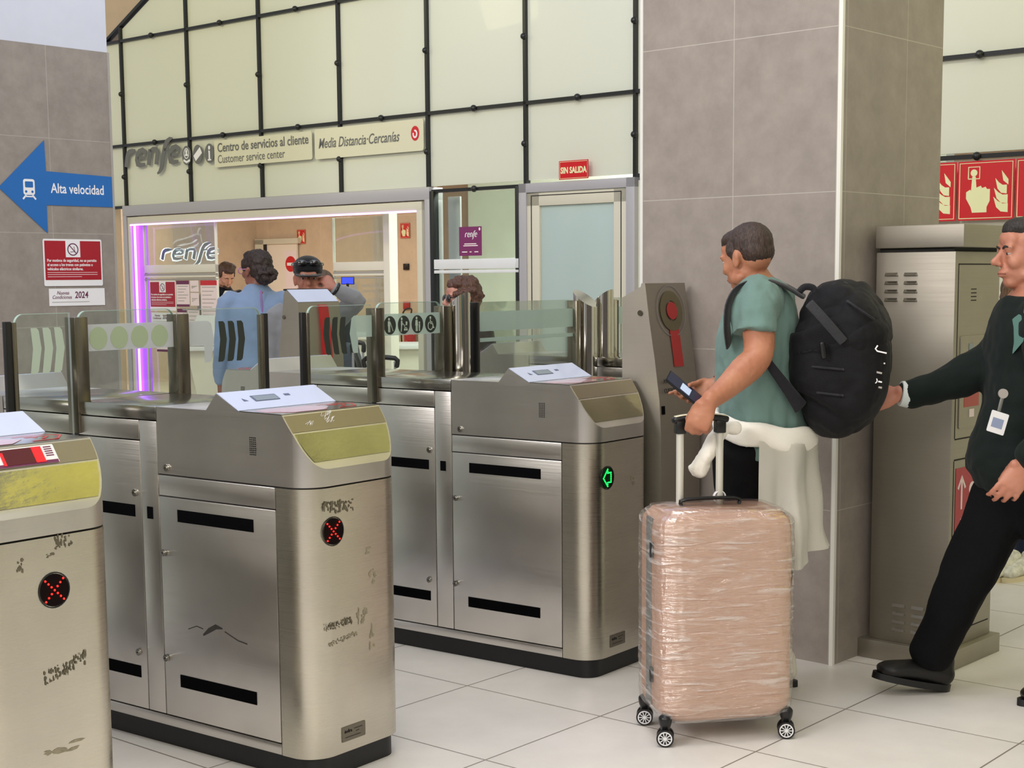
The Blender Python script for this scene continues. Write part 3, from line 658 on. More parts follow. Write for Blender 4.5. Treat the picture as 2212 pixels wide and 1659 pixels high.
# ------------------------------------------------------------ ticket gates
GW = 0.42
XM, KB = 0.41, 0.84
def mx(X, s):
    """distance X from the gate's centre plane; the rear half is slightly shorter"""
    return X if s > 0 else -(X if X <= XM else XM+(X-XM)*KB)
def gate(G, label, sign='cross', scan=False, front=True, back=True, near=None, far=None, picto=None, disc='chevl', lens=(.25, .40), short=None, tubes=False, scrape=0, lampy=.10):
    """G = base point: centre plane x, near side y"""
    gx, gy = G[0], G[1]
    t = thing('ticket_gate', label, 'ticket gate', (gx, gy+GW/2, 0), 'stainless ticket gates')
    P_ = lambda X, y, z, s=1: V((gx+mx(X, s), gy+y, z))
    def blk(name, X0, X1, z0, z1, s=1, y0=0.0, y1=GW, m='steel', bev=.002, par=None):
        bm = BM(); a = P_(X0, y0, z0, s); b = P_(X1, y1, z1, s); box(bm, a, b, bev); return obj(name, bm, m, par or t)
    def loaf(name, X0, X1, zb, top, s, m, rr=.09, XE=1.075, extra=(), lift=0, inset=0.0, onlytop=False):
        r = rr; xs = sorted(set([X0, X1]+[x for x in extra if X0 < x < X1]+[XE-r+r*sin(R_(a)) for a in range(0, 91, 9) if X0 < XE-r+r*sin(R_(a)) <= X1+1e-6]))
        bm = BM(); rows = []
        for x in xs:
            q = 0 if x <= XE-r else r-sqrt(max(0, r*r-(x-(XE-r))**2))
            lo, hi, z = q+inset, GW-q-inset, top(x)+lift
            rows.append((P_(x, lo, zb(x) if callable(zb) else zb, s), P_(x, hi, zb(x) if callable(zb) else zb, s), P_(x, lo, z, s), P_(x, hi, z, s)))
        vs = [[bm.verts.new(p) for p in row] for row in rows]
        for A, B in zip(vs[:-1], vs[1:]):
            for i, j in ((0, 2), (2, 3), (3, 1), (1, 0)): bm.faces.new((A[i], A[j], B[j], B[i]))
        bm.faces.new((vs[0][0], vs[0][1], vs[0][3], vs[0][2])); bm.faces.new((vs[-1][0], vs[-1][1], vs[-1][3], vs[-1][2]))
        bmesh.ops.remove_doubles(bm, verts=bm.verts[:], dist=1e-5)
        return obj(name, bm, m, t, ang=28)
    def ztop(x):
        K = [(0.41, 1.105), (0.645, 1.105), (0.692, 1.158), (0.79, 1.107), (0.975, 1.105), (1.012, 1.052), (1.06, .965), (1.075, .945)]
        for (a, za), (b, zb_) in zip(K[:-1], K[1:]):
            if x <= b: return za+(zb_-za)*(x-a)/(b-a)
        return K[-1][1]
    for s in ((1,) if front else ())+((-1,) if back else ()):
        XE = short if (short and s > 0) else 1.075
        # black plinth and dark core
        loaf('plinth', .02, XE-.02, 0.0, lambda x: .075, s, 'plinth', .06, XE-.02, inset=.02)
        loaf('core', .02, XE-.008, .07, lambda x: .93, s, 'gap', .07, XE-.008, inset=.006) if not short else blk('core', .02, XE-.02, .07, 1.05, s, .008, GW-.008, 'gap')
        # mid module
        blk('top_cover', .012, .407, 1.062, 1.105, s, m='top'); blk('upper_panel', .012, .321, .995, 1.058, s)
        dl = blk('side_door', .012, .321, .109, .991, s); blk('column_panel', .325, .407, .109, 1.058, s)
        blk('bottom_rail', .012, .938 if not (short and s > 0) else .407, .072, .105, s)
        for yy in (-.0015, GW-.0005):
            blk('sensor_strip', .035, .29, .743, .782, s, yy, yy+.002, 'strip', 0, dl); blk('sensor_strip', .035, .29, .21, .249, s, yy, yy+.002, 'strip', 0, dl)
            blk('sensor_square', .35, .378, .743, .782, s, yy, yy+.002, 'strip', 0)
        def lock(X, z, par):
            bm = BM(); a = P_(X, -.001, z, s); cyl(bm, a, a-YA*.006, .0115, 16); cyl(bm, a-YA*.006, a-YA*.009, .007, 14); obj('lock', bm, 'top', par)
            bm = BM(); cyl(bm, a-YA*.0088, a-YA*.0095, .003, 8); obj('lock_slot', bm, 'black', par)
        lock(.295, .822, dl); lock(.285, .295, dl)
        if short and s > 0: continue
        # reader module
        blk('upper_strip', .411, .937, .824, .888, s)
        d2 = blk('front_door', .411, .937, .109, .820, s)
        for yy in (-.0015, GW-.0005):
            blk('sensor_strip', .497, .842, .745, .784, s, yy, yy+.002, 'strip', 0, d2); blk('sensor_strip', .485, .836, .21, .25, s, yy, yy+.002, 'strip', 0, d2)
        lock(.428, .64, d2); lock(.422, .296, d2)
        loaf('end_panel', .941, 1.075, .072, lambda x: .888, s, 'steelv')
        # head housing
        hz = loaf('reader_housing', .411, 1.075, .893, ztop, s, 'steel', extra=(.645, .692, .79, .975, 1.012, 1.06))
        lock(.455, .914, hz)
        bm = BM()
        for i in range(4):
            for j in range(9):
                p = P_(.838+.0075*i, -.0012, 1.032-.0063*j, s); cyl(bm, p, p-YA*.0006, .0022, 6)
        obj('speaker_grille', bm, 'black', hz)
        # slanted parts: display face, reader face, brushed nose, polished lip
        def face(name, X0, X1, m, lift, y0=.002, y1=GW-.002, par=t, trim=0):
            bm = BM(); a, b = X0, X1; n = 8; pts = []
            xs = [a+(b-a)*i/n for i in range(n+1)]
            lo, hi = [], []
            for x in xs:
                q = 0 if x <= .985 else .09-sqrt(max(0, .09**2-(x-.985)**2))
                lo.append((x, max(y0, q+trim))); hi.append((x, min(y1, GW-q-trim)))
            pts = [P_(x, y, ztop(x)+lift*.3, s) for x, y in lo]+[P_(x, y, ztop(x)+lift*.3, s) for x, y in hi[::-1]]
            za, zb_ = ztop(a), ztop(b); dx = (b-a); nn = V(((za-zb_)*(1 if s > 0 else -1), 0, dx)).normalized()
            prism(bm, pts, nn*lift); return obj(name, bm, m, par)
        face('display_face', .694, .789, 'screenlbl', .0025)
        face('reader_face', .792, .972, 'top', .002)
        face('reader_nose', .978, 1.011, 'steeld', .0015, trim=.004)
        face('polished_lip', 1.014, 1.059, 'polish', .0018, trim=.008)
        sl = (P_(.79, 0, 1.107, s)-P_(.692, 0, 1.158, s)); df_ = Fr(P_(.692, GW if s < 0 else 0, 1.158, s), YA*(1 if s > 0 else -1), -sl)
        o = df_.N*.0035
        bm = BM(); fpoly(bm, df_, rrect(.105, -.068, .21, -.036, .002), .0035, .001); obj('display_bezel', bm, 'lcdd', t)
        bm = BM(); frect(bm, df_, .112, -.066, .206, -.04, .0045, .0006); obj('display', bm, 'lcd', t)
        bm = BM(); frect(bm, df_, .245, -.05, .268, -.04, .0035, .0008); obj('ticket_slot', bm, 'lcdd', t)
        bm = BM(); fpoly(bm, df_, [(.062, -.062), (.08, -.062), (.064, -.046)], .0035, .0008); obj('arrow_mark', bm, 'lcdd', t)
        # contactless label on the flat top
        rf = Fr(P_(.80, GW if s < 0 else 0, 1.1085, s), YA*(1 if s > 0 else -1), XA*(-1 if s > 0 else 1))
        bm = BM(); fpoly(bm, rf, [(.03, -.03), (.10, -.015), (.24, -.03), (.27, -.10), (.2, -.165), (.07, -.16), (.02, -.09)], 0, .0008); obj('reader_label', bm, 'pinklbl', t)
        bm = BM(); stroke(bm, rf, [(.25, -.02), (.37, -.02), (.40, -.08), (.34, -.15), (.27, -.15)], .008, 0, .0008); stroke(bm, rf, [(.28, -.045), (.34, -.045), (.36, -.08), (.32, -.12)], .008, 0, .0008); stroke(bm, rf, [(.3, -.07), (.32, -.07), (.325, -.085)], .01, 0, .0008); obj('wave_mark', bm, 'redl', t)
        # sign lamp on the end
        if s > 0:
            ef = Fr(V((gx+1.0755, gy, 0)), YA, ZA)
            cy, cz = lampy, .757
            ind = None
            bm = BM(); fpoly(bm, ef, circ(cy, cz, .040), 0, .0015); ind = obj('signal_lamp', bm, 'leddark' if sign == 'cross' else 'leddarkg', t)
            bm = BM(); q = circ(cy, cz, .043)
            stroke(bm, ef, q+[q[0]], .003, 0, .002); obj('lamp_rim', bm, 'black', ind)
            k = 0; pts = []
            if sign == 'cross':
                for i in range(-3, 4):
                    pts.append((i*.0085, i*.0085))
                    if i: pts.append((i*.0085, -i*.0085))
            else:
                A = [(-.028, 0), (0, .032), (0, .018), (.022, .018), (.022, -.018), (0, -.018), (0, -.032), (-.028, 0)]
                for (x0, y0), (x1, y1) in zip(A[:-1], A[1:]):
                    n = max(1, round(math.hypot(x1-x0, y1-y0)/.0075))
                    for i in range(n): pts.append((x0+(x1-x0)*i/n, y0+(y1-y0)*i/n))
            for x, y in pts:
                bm = BM(); ball(bm, ef.p(cy+x, cz+y, .0022), .0026, seg=8, rings=6); obj('led', bm, 'reddot' if sign == 'cross' else 'grndot', ind)
            # maker's plate
            bm = BM(); fpoly(bm, ef, rrect(.118, .105, .222, .152, .004), 0, .001); npl = obj('name_plate', bm, 'bar', t)
            text('plate_lettering', 'indra', ef, .016, 'black', npl, .130, .131, n0=.001)
            for yy, x0, x1 in ((.138, .172, .208), (.129, .18, .195), (.117, .133, .20)):
                bm = BM(); frect(bm, ef, x0, yy-.0012, x1, yy+.0012, .001, .0004); obj('plate_print', bm, 'black', npl)
            # worn adhesive patches
            rs = random.Random(11+int(gy*10))
            def patch(cx, cz_, w_, h_, n, m, ang=0.0):
                bm = BM()
                for i in range(n):
                    u = rs.uniform(-.5, .5)*w_; v = rs.uniform(-.5, .5)*h_+u*ang; a = rs.uniform(.3, 1)*w_/n*2.4; b_ = rs.uniform(.3, 1)*h_*.30
                    k = 7; pp = []
                    for j in range(k):
                        an = 2*pi*j/k; rr_ = rs.uniform(.55, 1.1); pp.append((cx+u+a*rr_*cos(an), cz_+v+b_*rr_*sin(an)+a*rr_*cos(an)*ang))
                    fpoly(bm, ef, pp, .0001+.00002*i, .0003)
                obj('worn_tape', bm, m, t)
            glue = mat('old_tape_residue', '#5f5847', .7, var=.3, vscale=60); glue2 = mat('light_tape_residue', '#8d8570', .6, var=.2, vscale=60)
            if scrape == 2:
                patch(.125, .828, .13, .035, 60, glue); patch(.115, .474, .115, .020, 90, glue, .05); patch(.135, .425, .12, .014, 70, glue2, .12)
                patch(.215, .475, .045, .05, 14, glue2); patch(.26, .40, .02, .07, 8, glue2); patch(.265, .60, .03, .05, 6, glue2); patch(.245, .675, .02, .02, 4, glue2)
            elif scrape == 1:
                patch(.255, .872, .05, .03, 26, glue); patch(.215, .845, .02, .012, 6, glue); patch(.245, .560, .12, .03, 80, glue, .25); patch(.22, .36, .10, .02, 8, glue2); patch(.13, .83, .02, .03, 8, glue)
            else: patch(.28, .72, .03, .04, 4, glue2)
            # code reader in the nose
            if scan:
                a_ = P_(.975, 0, 1.105); b_ = P_(1.012, 0, 1.052); nf = Fr(a_, YA, a_-b_)
                bm = BM(); fpoly(bm, nf, rrect(.115, -.060, .30, -.008, .003), .003, .001); sc_ = obj('scanner_label', bm, 'whitel', t)
                bm = BM(); frect(bm, nf, .117, -.060, .298, -.051, .004, .0006); obj('scanner_label_foot', bm, 'plum', sc_)
                bm = BM(); frect(bm, nf, .145, -.055, .262, -.012, .0045, .0012); obj('scanner_window', bm, 'scan', sc_)
                bm = BM(); frect(bm, nf, .235, -.055, .262, -.012, .0058, .0006); obj('scanner_glow', bm, 'scanglow', sc_); bm = BM(); frect(bm, nf, .145, -.055, .152, -.02, .0058, .0006); obj('scanner_glow', bm, 'scanglow', sc_)
                bm = BM()
                for i in range(5): frect(bm, nf, .27, -.016-.006*i, .292, -.013-.006*i, .004, .0005)
                obj('code_symbol', bm, 'plum', sc_)
            if scrape == 2:
                a_ = P_(.975, 0, 1.105); b_ = P_(1.012, 0, 1.052); nf = Fr(a_, YA, a_-b_); rs = random.Random(3)
                bm = BM()
                for cx_, cy_, w_, h_, n in ((.17, -.028, .045, .03, 26), (.085, -.04, .03, .01, 10)):
                    for i in range(n):
                        x, y = cx_+rs.uniform(-.5, .5)*w_, cy_+rs.uniform(-.5, .5)*h_; l = rs.uniform(.006, .018); stroke(bm, nf, [(x, y), (x+l, y+l*rs.uniform(.3, 1.1))], .0009, .0032, .0003)
                obj('scratches', bm, 'whitel', t)
                side = Fr(V((gx, gy, 0)), XA, ZA)
                bm = BM(); stroke(bm, side, [(.60, .395), (.63, .415), (.66, .43), (.69, .428)], .012, .0002, .0004, [.006, .016, .016, .004]); stroke(bm, side, [(.53, .405), (.57, .42), (.60, .415)], .003, .0002, .0004); stroke(bm, side, [(.70, .42), (.76, .40), (.80, .395)], .004, .0002, .0004); obj('scuff_mark', bm, mat('rubber_scuff', '#3c3836', .7), t)
    # centre plane: posts and glass
    blk('centre_seal', -.012, .012, .07, 1.10, 1, .0, GW, 'black', 0)
    def post(y0, y1, m='bar', w=.028, nm='glass_post'):
        bm = BM(); box(bm, (gx-w, gy+y0, 1.0), (gx+w, gy+y1, 1.383), .003); return obj(nm, bm, m, t)
    gz = 1.402
    def pane(y0, y1, z0, nm, rl=0, rr_=0, z1=gz):
        pts = []; yl, yh = min(y0, y1), max(y0, y1); r = .035
        pts = [(yl, z0), (yh, z0)]
        pts += [(yh-r+r*cos(R_(a)), z1-r+r*sin(R_(a))) for a in range(0, 91, 15)] if rr_ else [(yh, z1)]
        pts += [(yl+r+r*cos(R_(a)), z1-r+r*sin(R_(a))) for a in range(90, 181, 15)] if rl else [(yl, z1)]
        bm = BM(); prism(bm, [V((gx-.005, gy+y, z)) for y, z in pts], XA*.010); g = obj(nm, bm, 'glass', t)
        bm = BM(); tp = [p for p in pts[1:] if True]
        for a, b in zip(tp[:-1], tp[1:]):
            if a[1] > 1.3 and b[1] > 1.3:
                prism(bm, [V((gx-.0055, gy+a[0], a[1]-.001)), V((gx+.0055, gy+a[0], a[1]-.001)), V((gx+.0055, gy+b[0], b[1]-.001)), V((gx-.0055, gy+b[0], b[1]-.001))], UP*.0022)
        obj('glass_edge', bm, 'glassedge', g); return g
    gf = Fr(V((gx+.0062, gy, 0)), YA, ZA)
    if picto is not None:
        fx = pane(.02, .425, 1.108, 'fixed_glass', 1, 1)
        bm = BM(); frect(bm, gf, .05, 1.268, .425, 1.357, 0, .0006); obj('frosted_band', bm, 'bandg' if picto else 'band', fx)
        for i in range(4):
            cy_ = .097+.0865*i; bm = BM(); fpoly(bm, gf, circ(cy_, 1.31, .037, .038), .0008, .0006); dsc = obj('pictogram_disc', bm, 'chevd' if picto else 'discl', fx)
            if picto:
                bm = BM(); c = 1.31; n0 = .0016; g_ = lambda pts: fpoly(bm, gf, [(cy_+x, c+z) for x, z in pts], n0, .0006); ln = lambda pts, w_: stroke(bm, gf, [(cy_+x, c+z) for x, z in pts], w_, n0, .0006)
                if i == 0: fpoly(bm, gf, circ(cy_-.006, c+.025, .005, .006), n0); ln([(-.006, .017), (-.006, -.005)], .014); ln([(-.009, -.005), (-.009, -.028)], .005); ln([(-.002, -.005), (-.002, -.028)], .005); ln([(.002, .012), (.018, -.024)], .003)
                elif i == 1: fpoly(bm, gf, circ(cy_-.014, c+.025, .005, .006), n0); ln([(-.014, .017), (-.014, -.003)], .009); ln([(-.015, -.003), (-.018, -.028)], .005); ln([(-.011, .008), (.004, -.004)], .003); g_([(0, -.002), (.02, -.002), (.022, .012), (.012, .014), (.012, 0), (0, -.002)][:5]); fpoly(bm, gf, circ(cy_+.005, c-.02, .005), n0); fpoly(bm, gf, circ(cy_+.017, c-.02, .005), n0); ln([(.002, -.003), (.006, -.012), (.018, -.012)], .003)
                elif i == 2: fpoly(bm, gf, circ(cy_-.006, c+.026, .005, .006), n0); g_([(-.012, .018), (0, .018), (.003, -.005), (-.015, -.005)]); ln([(-.009, -.005), (-.009, -.029)], .005); ln([(-.002, -.005), (-.002, -.029)], .005); fpoly(bm, gf, circ(cy_+.012, c+.006, .004, .005), n0); ln([(.012, 0), (.012, -.014)], .008); ln([(.012, -.014), (.012, -.029)], .006)
                else: fpoly(bm, gf, circ(cy_-.003, c+.025, .005, .006), n0); ln([(-.003, .017), (-.001, 0), (.011, 0), (.017, -.018), (.022, -.017)], .0055); ln([(-.002, .008), (.01, .006)], .004); ln(arc(-.003, -.009, .0155, .0165, 110, 350, 12), .004)
                obj('pictogram', bm, 'chevl', dsc)
        post(-.010, .042); post(.418, .474)
    def wing(y0, y1, chev, band, zb=.28, post_=True):
        """glass wing from the post at y0 to the rubber edge at y1"""
        sg_ = 1 if y1 > y0 else -1; e = y1-sg_*.028
        g = pane(y0, e, zb, 'glass_wing', sg_ < 0, sg_ > 0, gz-.005)
        bm = BM(); box(bm, (gx-.012, gy+e-sg_*.002, zb), (gx+.012, gy+e+sg_*.014, 1.372), .002); obj('wing_edge_profile', bm, 'bar', g)
        bm = BM(); box(bm, (gx-.008, gy+e+sg_*.014, zb), (gx+.008, gy+y1+sg_*.010, 1.375), .002); obj('rubber_edge', bm, 'black', g)
        L = abs(y1-y0)
        def Yq(q): return y0+sg_*q
        if band:
            bl = L-.27 if L > .3 else .02
            pts = [(0, 1.355), (bl-.015, 1.355), (bl, 1.345), (bl+.012, 1.285), (bl-.004, 1.212), (bl-.012, 1.206), (bl-.035, 1.206), (bl-.035, 1.268), (0, 1.268)]
            bm = BM(); prism(bm, [gf.p(Yq(q), z) for q, z in pts], gf.N*.0006); obj('frosted_band', bm, band, g)
        c0 = L-.235 if L > .3 else L-.20; bm = BM()
        for i in range(3):
            q = c0+.0445*i
            pts = [(q, 1.352), (q+.022, 1.352), (q+.030, 1.343), (q+.038, 1.285), (q+.024, 1.212), (q+.016, 1.205), (q-.006, 1.205), (q+.006, 1.285)]
            if L < .3: pts = [(q+.026-(x-q), z) for x, z in pts]
            prism(bm, [gf.p(Yq(a), z, .0002) for a, z in pts], gf.N*.0008)
        obj('chevron_marks', bm, chev, g)
    if near: wing(-.012, -near[0], near[1], near[2])
    if far: wing(.474, .474+far[0], far[1], far[2])
    if tubes:
        def tube(y, r, cut, z1=1.44, sgn=1):
            bm = BM(); n = 36; bot = []; top = []
            for i in range(n):
                a = 2*pi*i/n; x, yy = r*cos(a), r*sin(a); bot.append(bm.verts.new((gx+x, gy+y+yy, .0))); top.append(bm.verts.new((gx+x, gy+y+yy, z1-.042+cut*x/r*.042)))
            for i in range(n): bm.faces.new((bot[i], bot[(i+1) % n], top[(i+1) % n], top[i]))
            bm.faces.new(top); bm.faces.new(bot[::-1]); return obj('gate_tube', bm, 'tube', t, ang=40)
        for y, r, cut in tubes: tube(y, r, cut)
    return t, blk, P_

gate((-4.105, 1.925), 'ticket gate at the left edge of the photo, with a red lit code reader', 'cross', True, picto=0, far=(.25, 'chevl', None), scrape=1, lampy=.222)
gate((-4.135, 3.045), 'ticket gate left of centre with scratched nose and red cross lamp', 'cross', False, picto=0, near=(.25, 'chevl', None), far=(.39, 'chevd', 'band'), scrape=2)
g3, blk3, _ = gate((-4.115, 4.485), 'ticket gate with the green arrow lamp, left of the suitcase', 'arrow', False, picto=1, near=(.40, 'chevd', 'bandg'), far=None, tubes=[(.553, .052, 1)])
# glass flap of the wide lane
def flap():
    gx, gy = -4.115, 4.485
    par = g3
    bm = BM(); box(bm, (gx-.005, gy+.665, .3), (gx+.005, gy+1.415, 1.395)); g = obj('swing_glass', bm, 'glass', par)
    gf = Fr(V((gx+.0062, gy, 0)), YA, ZA)
    bm = BM(); frect(bm, gf, .67, 1.265, 1.415, 1.352, 0, .0006); frect(bm, gf, .67, 1.218, 1.415, 1.235, 0, .0006); obj('frosted_band', bm, 'bandg', g)
    bm = BM(); box(bm, (gx-.03, gy+.64, .05), (gx+.03, gy+.665, 1.395), .003); obj('rubber_edge', bm, 'black', g)
    bm = BM(); box(bm, (gx-.028, gy+1.415, .05), (gx+.028, gy+1.442, 1.39), .003); obj('wing_edge_profile', bm, 'bar', g)
flap()
g4, blk4, P4 = gate((-4.135, 6.13), 'short ticket gate behind, next to the tall reader with the red i', None, False, picto=None, short=.41, tubes=[(-.085, .059, -1), (.072, .053, 1)])
def g4x():
    gx, gy = -4.135, 6.13
    bm = BM(); box(bm, (gx-.005, gy+.16, 1.108), (gx+.005, gy+.42, 1.398)); g = obj('fixed_glass', bm, 'glass', g4)
    gf = Fr(V((gx+.0062, gy, 0)), YA, ZA)
    bm = BM(); frect(bm, gf, .17, 1.265, .42, 1.352, 0, .0006); obj('frosted_band', bm, 'bandg', g)
    bm = BM(); box(bm, (gx-.028, gy+.135, 1.0), (gx+.028, gy+.16, 1.39), .003); obj('glass_post', bm, 'tube', g4)
    bm = BM(); box(bm, (gx-.02, gy+.16, .9), (gx+.02, gy+.185, 1.385), .003); obj('rubber_edge', bm, 'black', g4)
g4x()
# tall reader pylon with the red i
def pylon():
    x0, x1, y0, y1 = -3.20, -3.05, 4.935, 5.235
    t = thing('reader_pylon', 'tall steel ticket reader with a red letter i, beside the grey pillar', 'ticket reader', (-3.12, 5.09, 0), 'tall ticket readers')
    pr = [(x0, 1.42), (x0+.085, 1.462), (x0+.088, 1.475), (x0+.105, 1.475), (x0+.125, 1.33), (x0+.15, 1.18), (x0+.172, 1.02), (x0+.18, .88), (x0+.18, .07), (x0, .07)]
    bm = BM(); prism(bm, [V((x, y0, z)) for x, z in pr], YA*(y1-y0)); obj('housing', bm, 'steelc', t)
    bm = BM(); box(bm, (x0-.01, y0+.02, 0), (x0+.165, y1-.02, .07)); obj('plinth', bm, 'plinth', t)
    face = [(x0+.105, 1.475), (x0+.125, 1.33), (x0+.15, 1.18), (x0+.172, 1.02), (x0+.18, .88)]
    def xf(z):
        for (xa, za), (xb, zb) in zip(face[:-1], face[1:]):
            if z >= zb: return xa+(xb-xa)*(za-z)/(za-zb)
        return face[-1][0]
    def skin(name, poly_, m, lift, par=t):
        bm = BM(); prism(bm, [V((xf(z)+lift, y, z)) for y, z in poly_], XA*.0012); return obj(name, bm, m, par)
    cy_, cz_ = (y0+y1)/2+.015, 1.365
    fp = Fr(V((xf(cz_)+.004, cy_, cz_)), YA, V((xf(1.44)-xf(1.29), 0, .15)))
    for r0, r1, m in ((.108, .104, 'alu'), (.084, .043, mat('beige_ring', '#a39a7c', .35, metal=.6))):
        bm = BM(); a = circ(0, 0, r0, r0*.95, 40); b = circ(0, 0, r1, r1*.95, 40)
        va = [bm.verts.new(fp.p(x, y, .001)) for x, y in a]; vb = [bm.verts.new(fp.p(x, y, .001)) for x, y in b]
        for i in range(40): bm.faces.new((va[i], va[(i+1) % 40], vb[(i+1) % 40], vb[i]))
        bmesh.ops.solidify(bm, geom=bm.faces[:], thickness=.002); obj('reader_ring', bm, m, t)
    red = mat('dark_red_vinyl', '#a82a28', .5)
    bm = BM(); fpoly(bm, fp, circ(0, 0, .038, .035), .003, .002); obj('red_dot', bm, red, t)
    def strip(name, ya, yb, za, zb, m, lift, n=8):
        bm = BM(); q = []
        for k in range(n+1):
            z = za+(zb-za)*k/n; x = xf(z)+lift; q.append([bm.verts.new((x, ya, z)), bm.verts.new((x, yb, z)), bm.verts.new((x+.001, yb, z)), bm.verts.new((x+.001, ya, z))])
        for A, B in zip(q[:-1], q[1:]):
            for k in range(4): bm.faces.new((A[k], A[(k+1) % 4], B[(k+1) % 4], B[k]))
        bm.faces.new(q[0]); bm.faces.new(q[-1][::-1]); return obj(name, bm, m, t)
    strip('red_bar', cy_-.028, cy_+.042, 1.145, 1.292, red, .003)
    el = Fr(V((xf(1.08)+.003, y0+.02, 0)), YA, ZA)
    text('lettering', 'ATENCIÓN', Fr(V((xf(1.06)+.004, y0+.03, 1.085)), YA, V((xf(1.1)-xf(1.06), 0, .04))), .024, 'black', t, 0, 0); text('lettering', 'CUSTOMER SERVICE', Fr(V((xf(1.03)+.004, y0+.03, 1.048)), YA, V((xf(1.07)-xf(1.03), 0, .04))), .024, 'black', t, 0, 0)
    strip('sensor_square', y0+.012, y0+.036, .965, .998, 'strip', .001, 1)
    p = V((x0+.085, y0, 1.36)); bm = BM(); cyl(bm, p, p-YA*.006, .011); obj('lock', bm, 'bar', t)
pylon()
def pylon2():
    o = at(640, 640, 8.35); x1 = o.x; y0 = o.y
    t = thing('reader_pylon', 'tall steel reader with a red vertical bar, in front of the person in the cap', 'ticket reader', (x1-.15, y0+.22, 0), 'tall ticket readers')
    w3 = .33; zt = 1.415
    pr = [(x1-.17, .05), (x1-.10, zt+.02), (x1-.085, zt+.03), (x1-.075, zt+.02), (x1, 1.375), (x1+.055, .9), (x1+.06, .05)]
    def xl(z): return -.27 if z < 1 else -.27+(z-1)*.3
    bm = BM(); pts = [(x1-.10, zt), (x1-.09, zt+.028), (x1-.08, zt+.028), (x1+.01, 1.372), (x1+.03, 1.2), (x1+.045, .9), (x1+.045, .0), (x1-.19, .0), (x1-.17, .9), (x1-.13, 1.2)]
    prism(bm, [V((x, y0, z)) for x, z in pts][::-1], YA*w3); obj('housing', bm, 'steelc', t)
    a = V((x1-.078, y0+.004, zt+.0275)); b = V((x1+.008, y0+.004, 1.3735)); fr2 = Fr(a, YA, a-b)
    bm = BM(); frect(bm, fr2, 0, -(a-b).length, w3-.008, 0, .001, .002); obj('display_face', bm, 'screenlbl', t)
    bm = BM(); box(bm, (x1-.10, y0-.003, zt+.024), (x1-.078, y0+w3+.003, zt+.034), .002); obj('top_edge', bm, 'black', t)
    bm = BM(); prism(bm, [V((x1+.0, y0+.16, 1.362)), V((x1+.030, y0+.16, 1.352)), V((x1+.052, y0+.16, 1.2)), V((x1+.070, y0+.16, .9)), V((x1+.03, y0+.16, .9)), V((x1+.01, y0+.16, 1.2))], YA*.06); obj('red_bar', bm, 'redl', t)
    p = V((x1-.1, y0, 1.29)); bm = BM(); cyl(bm, p, p-YA*.006, .011); obj('lock', bm, 'bar', t)
pylon2()

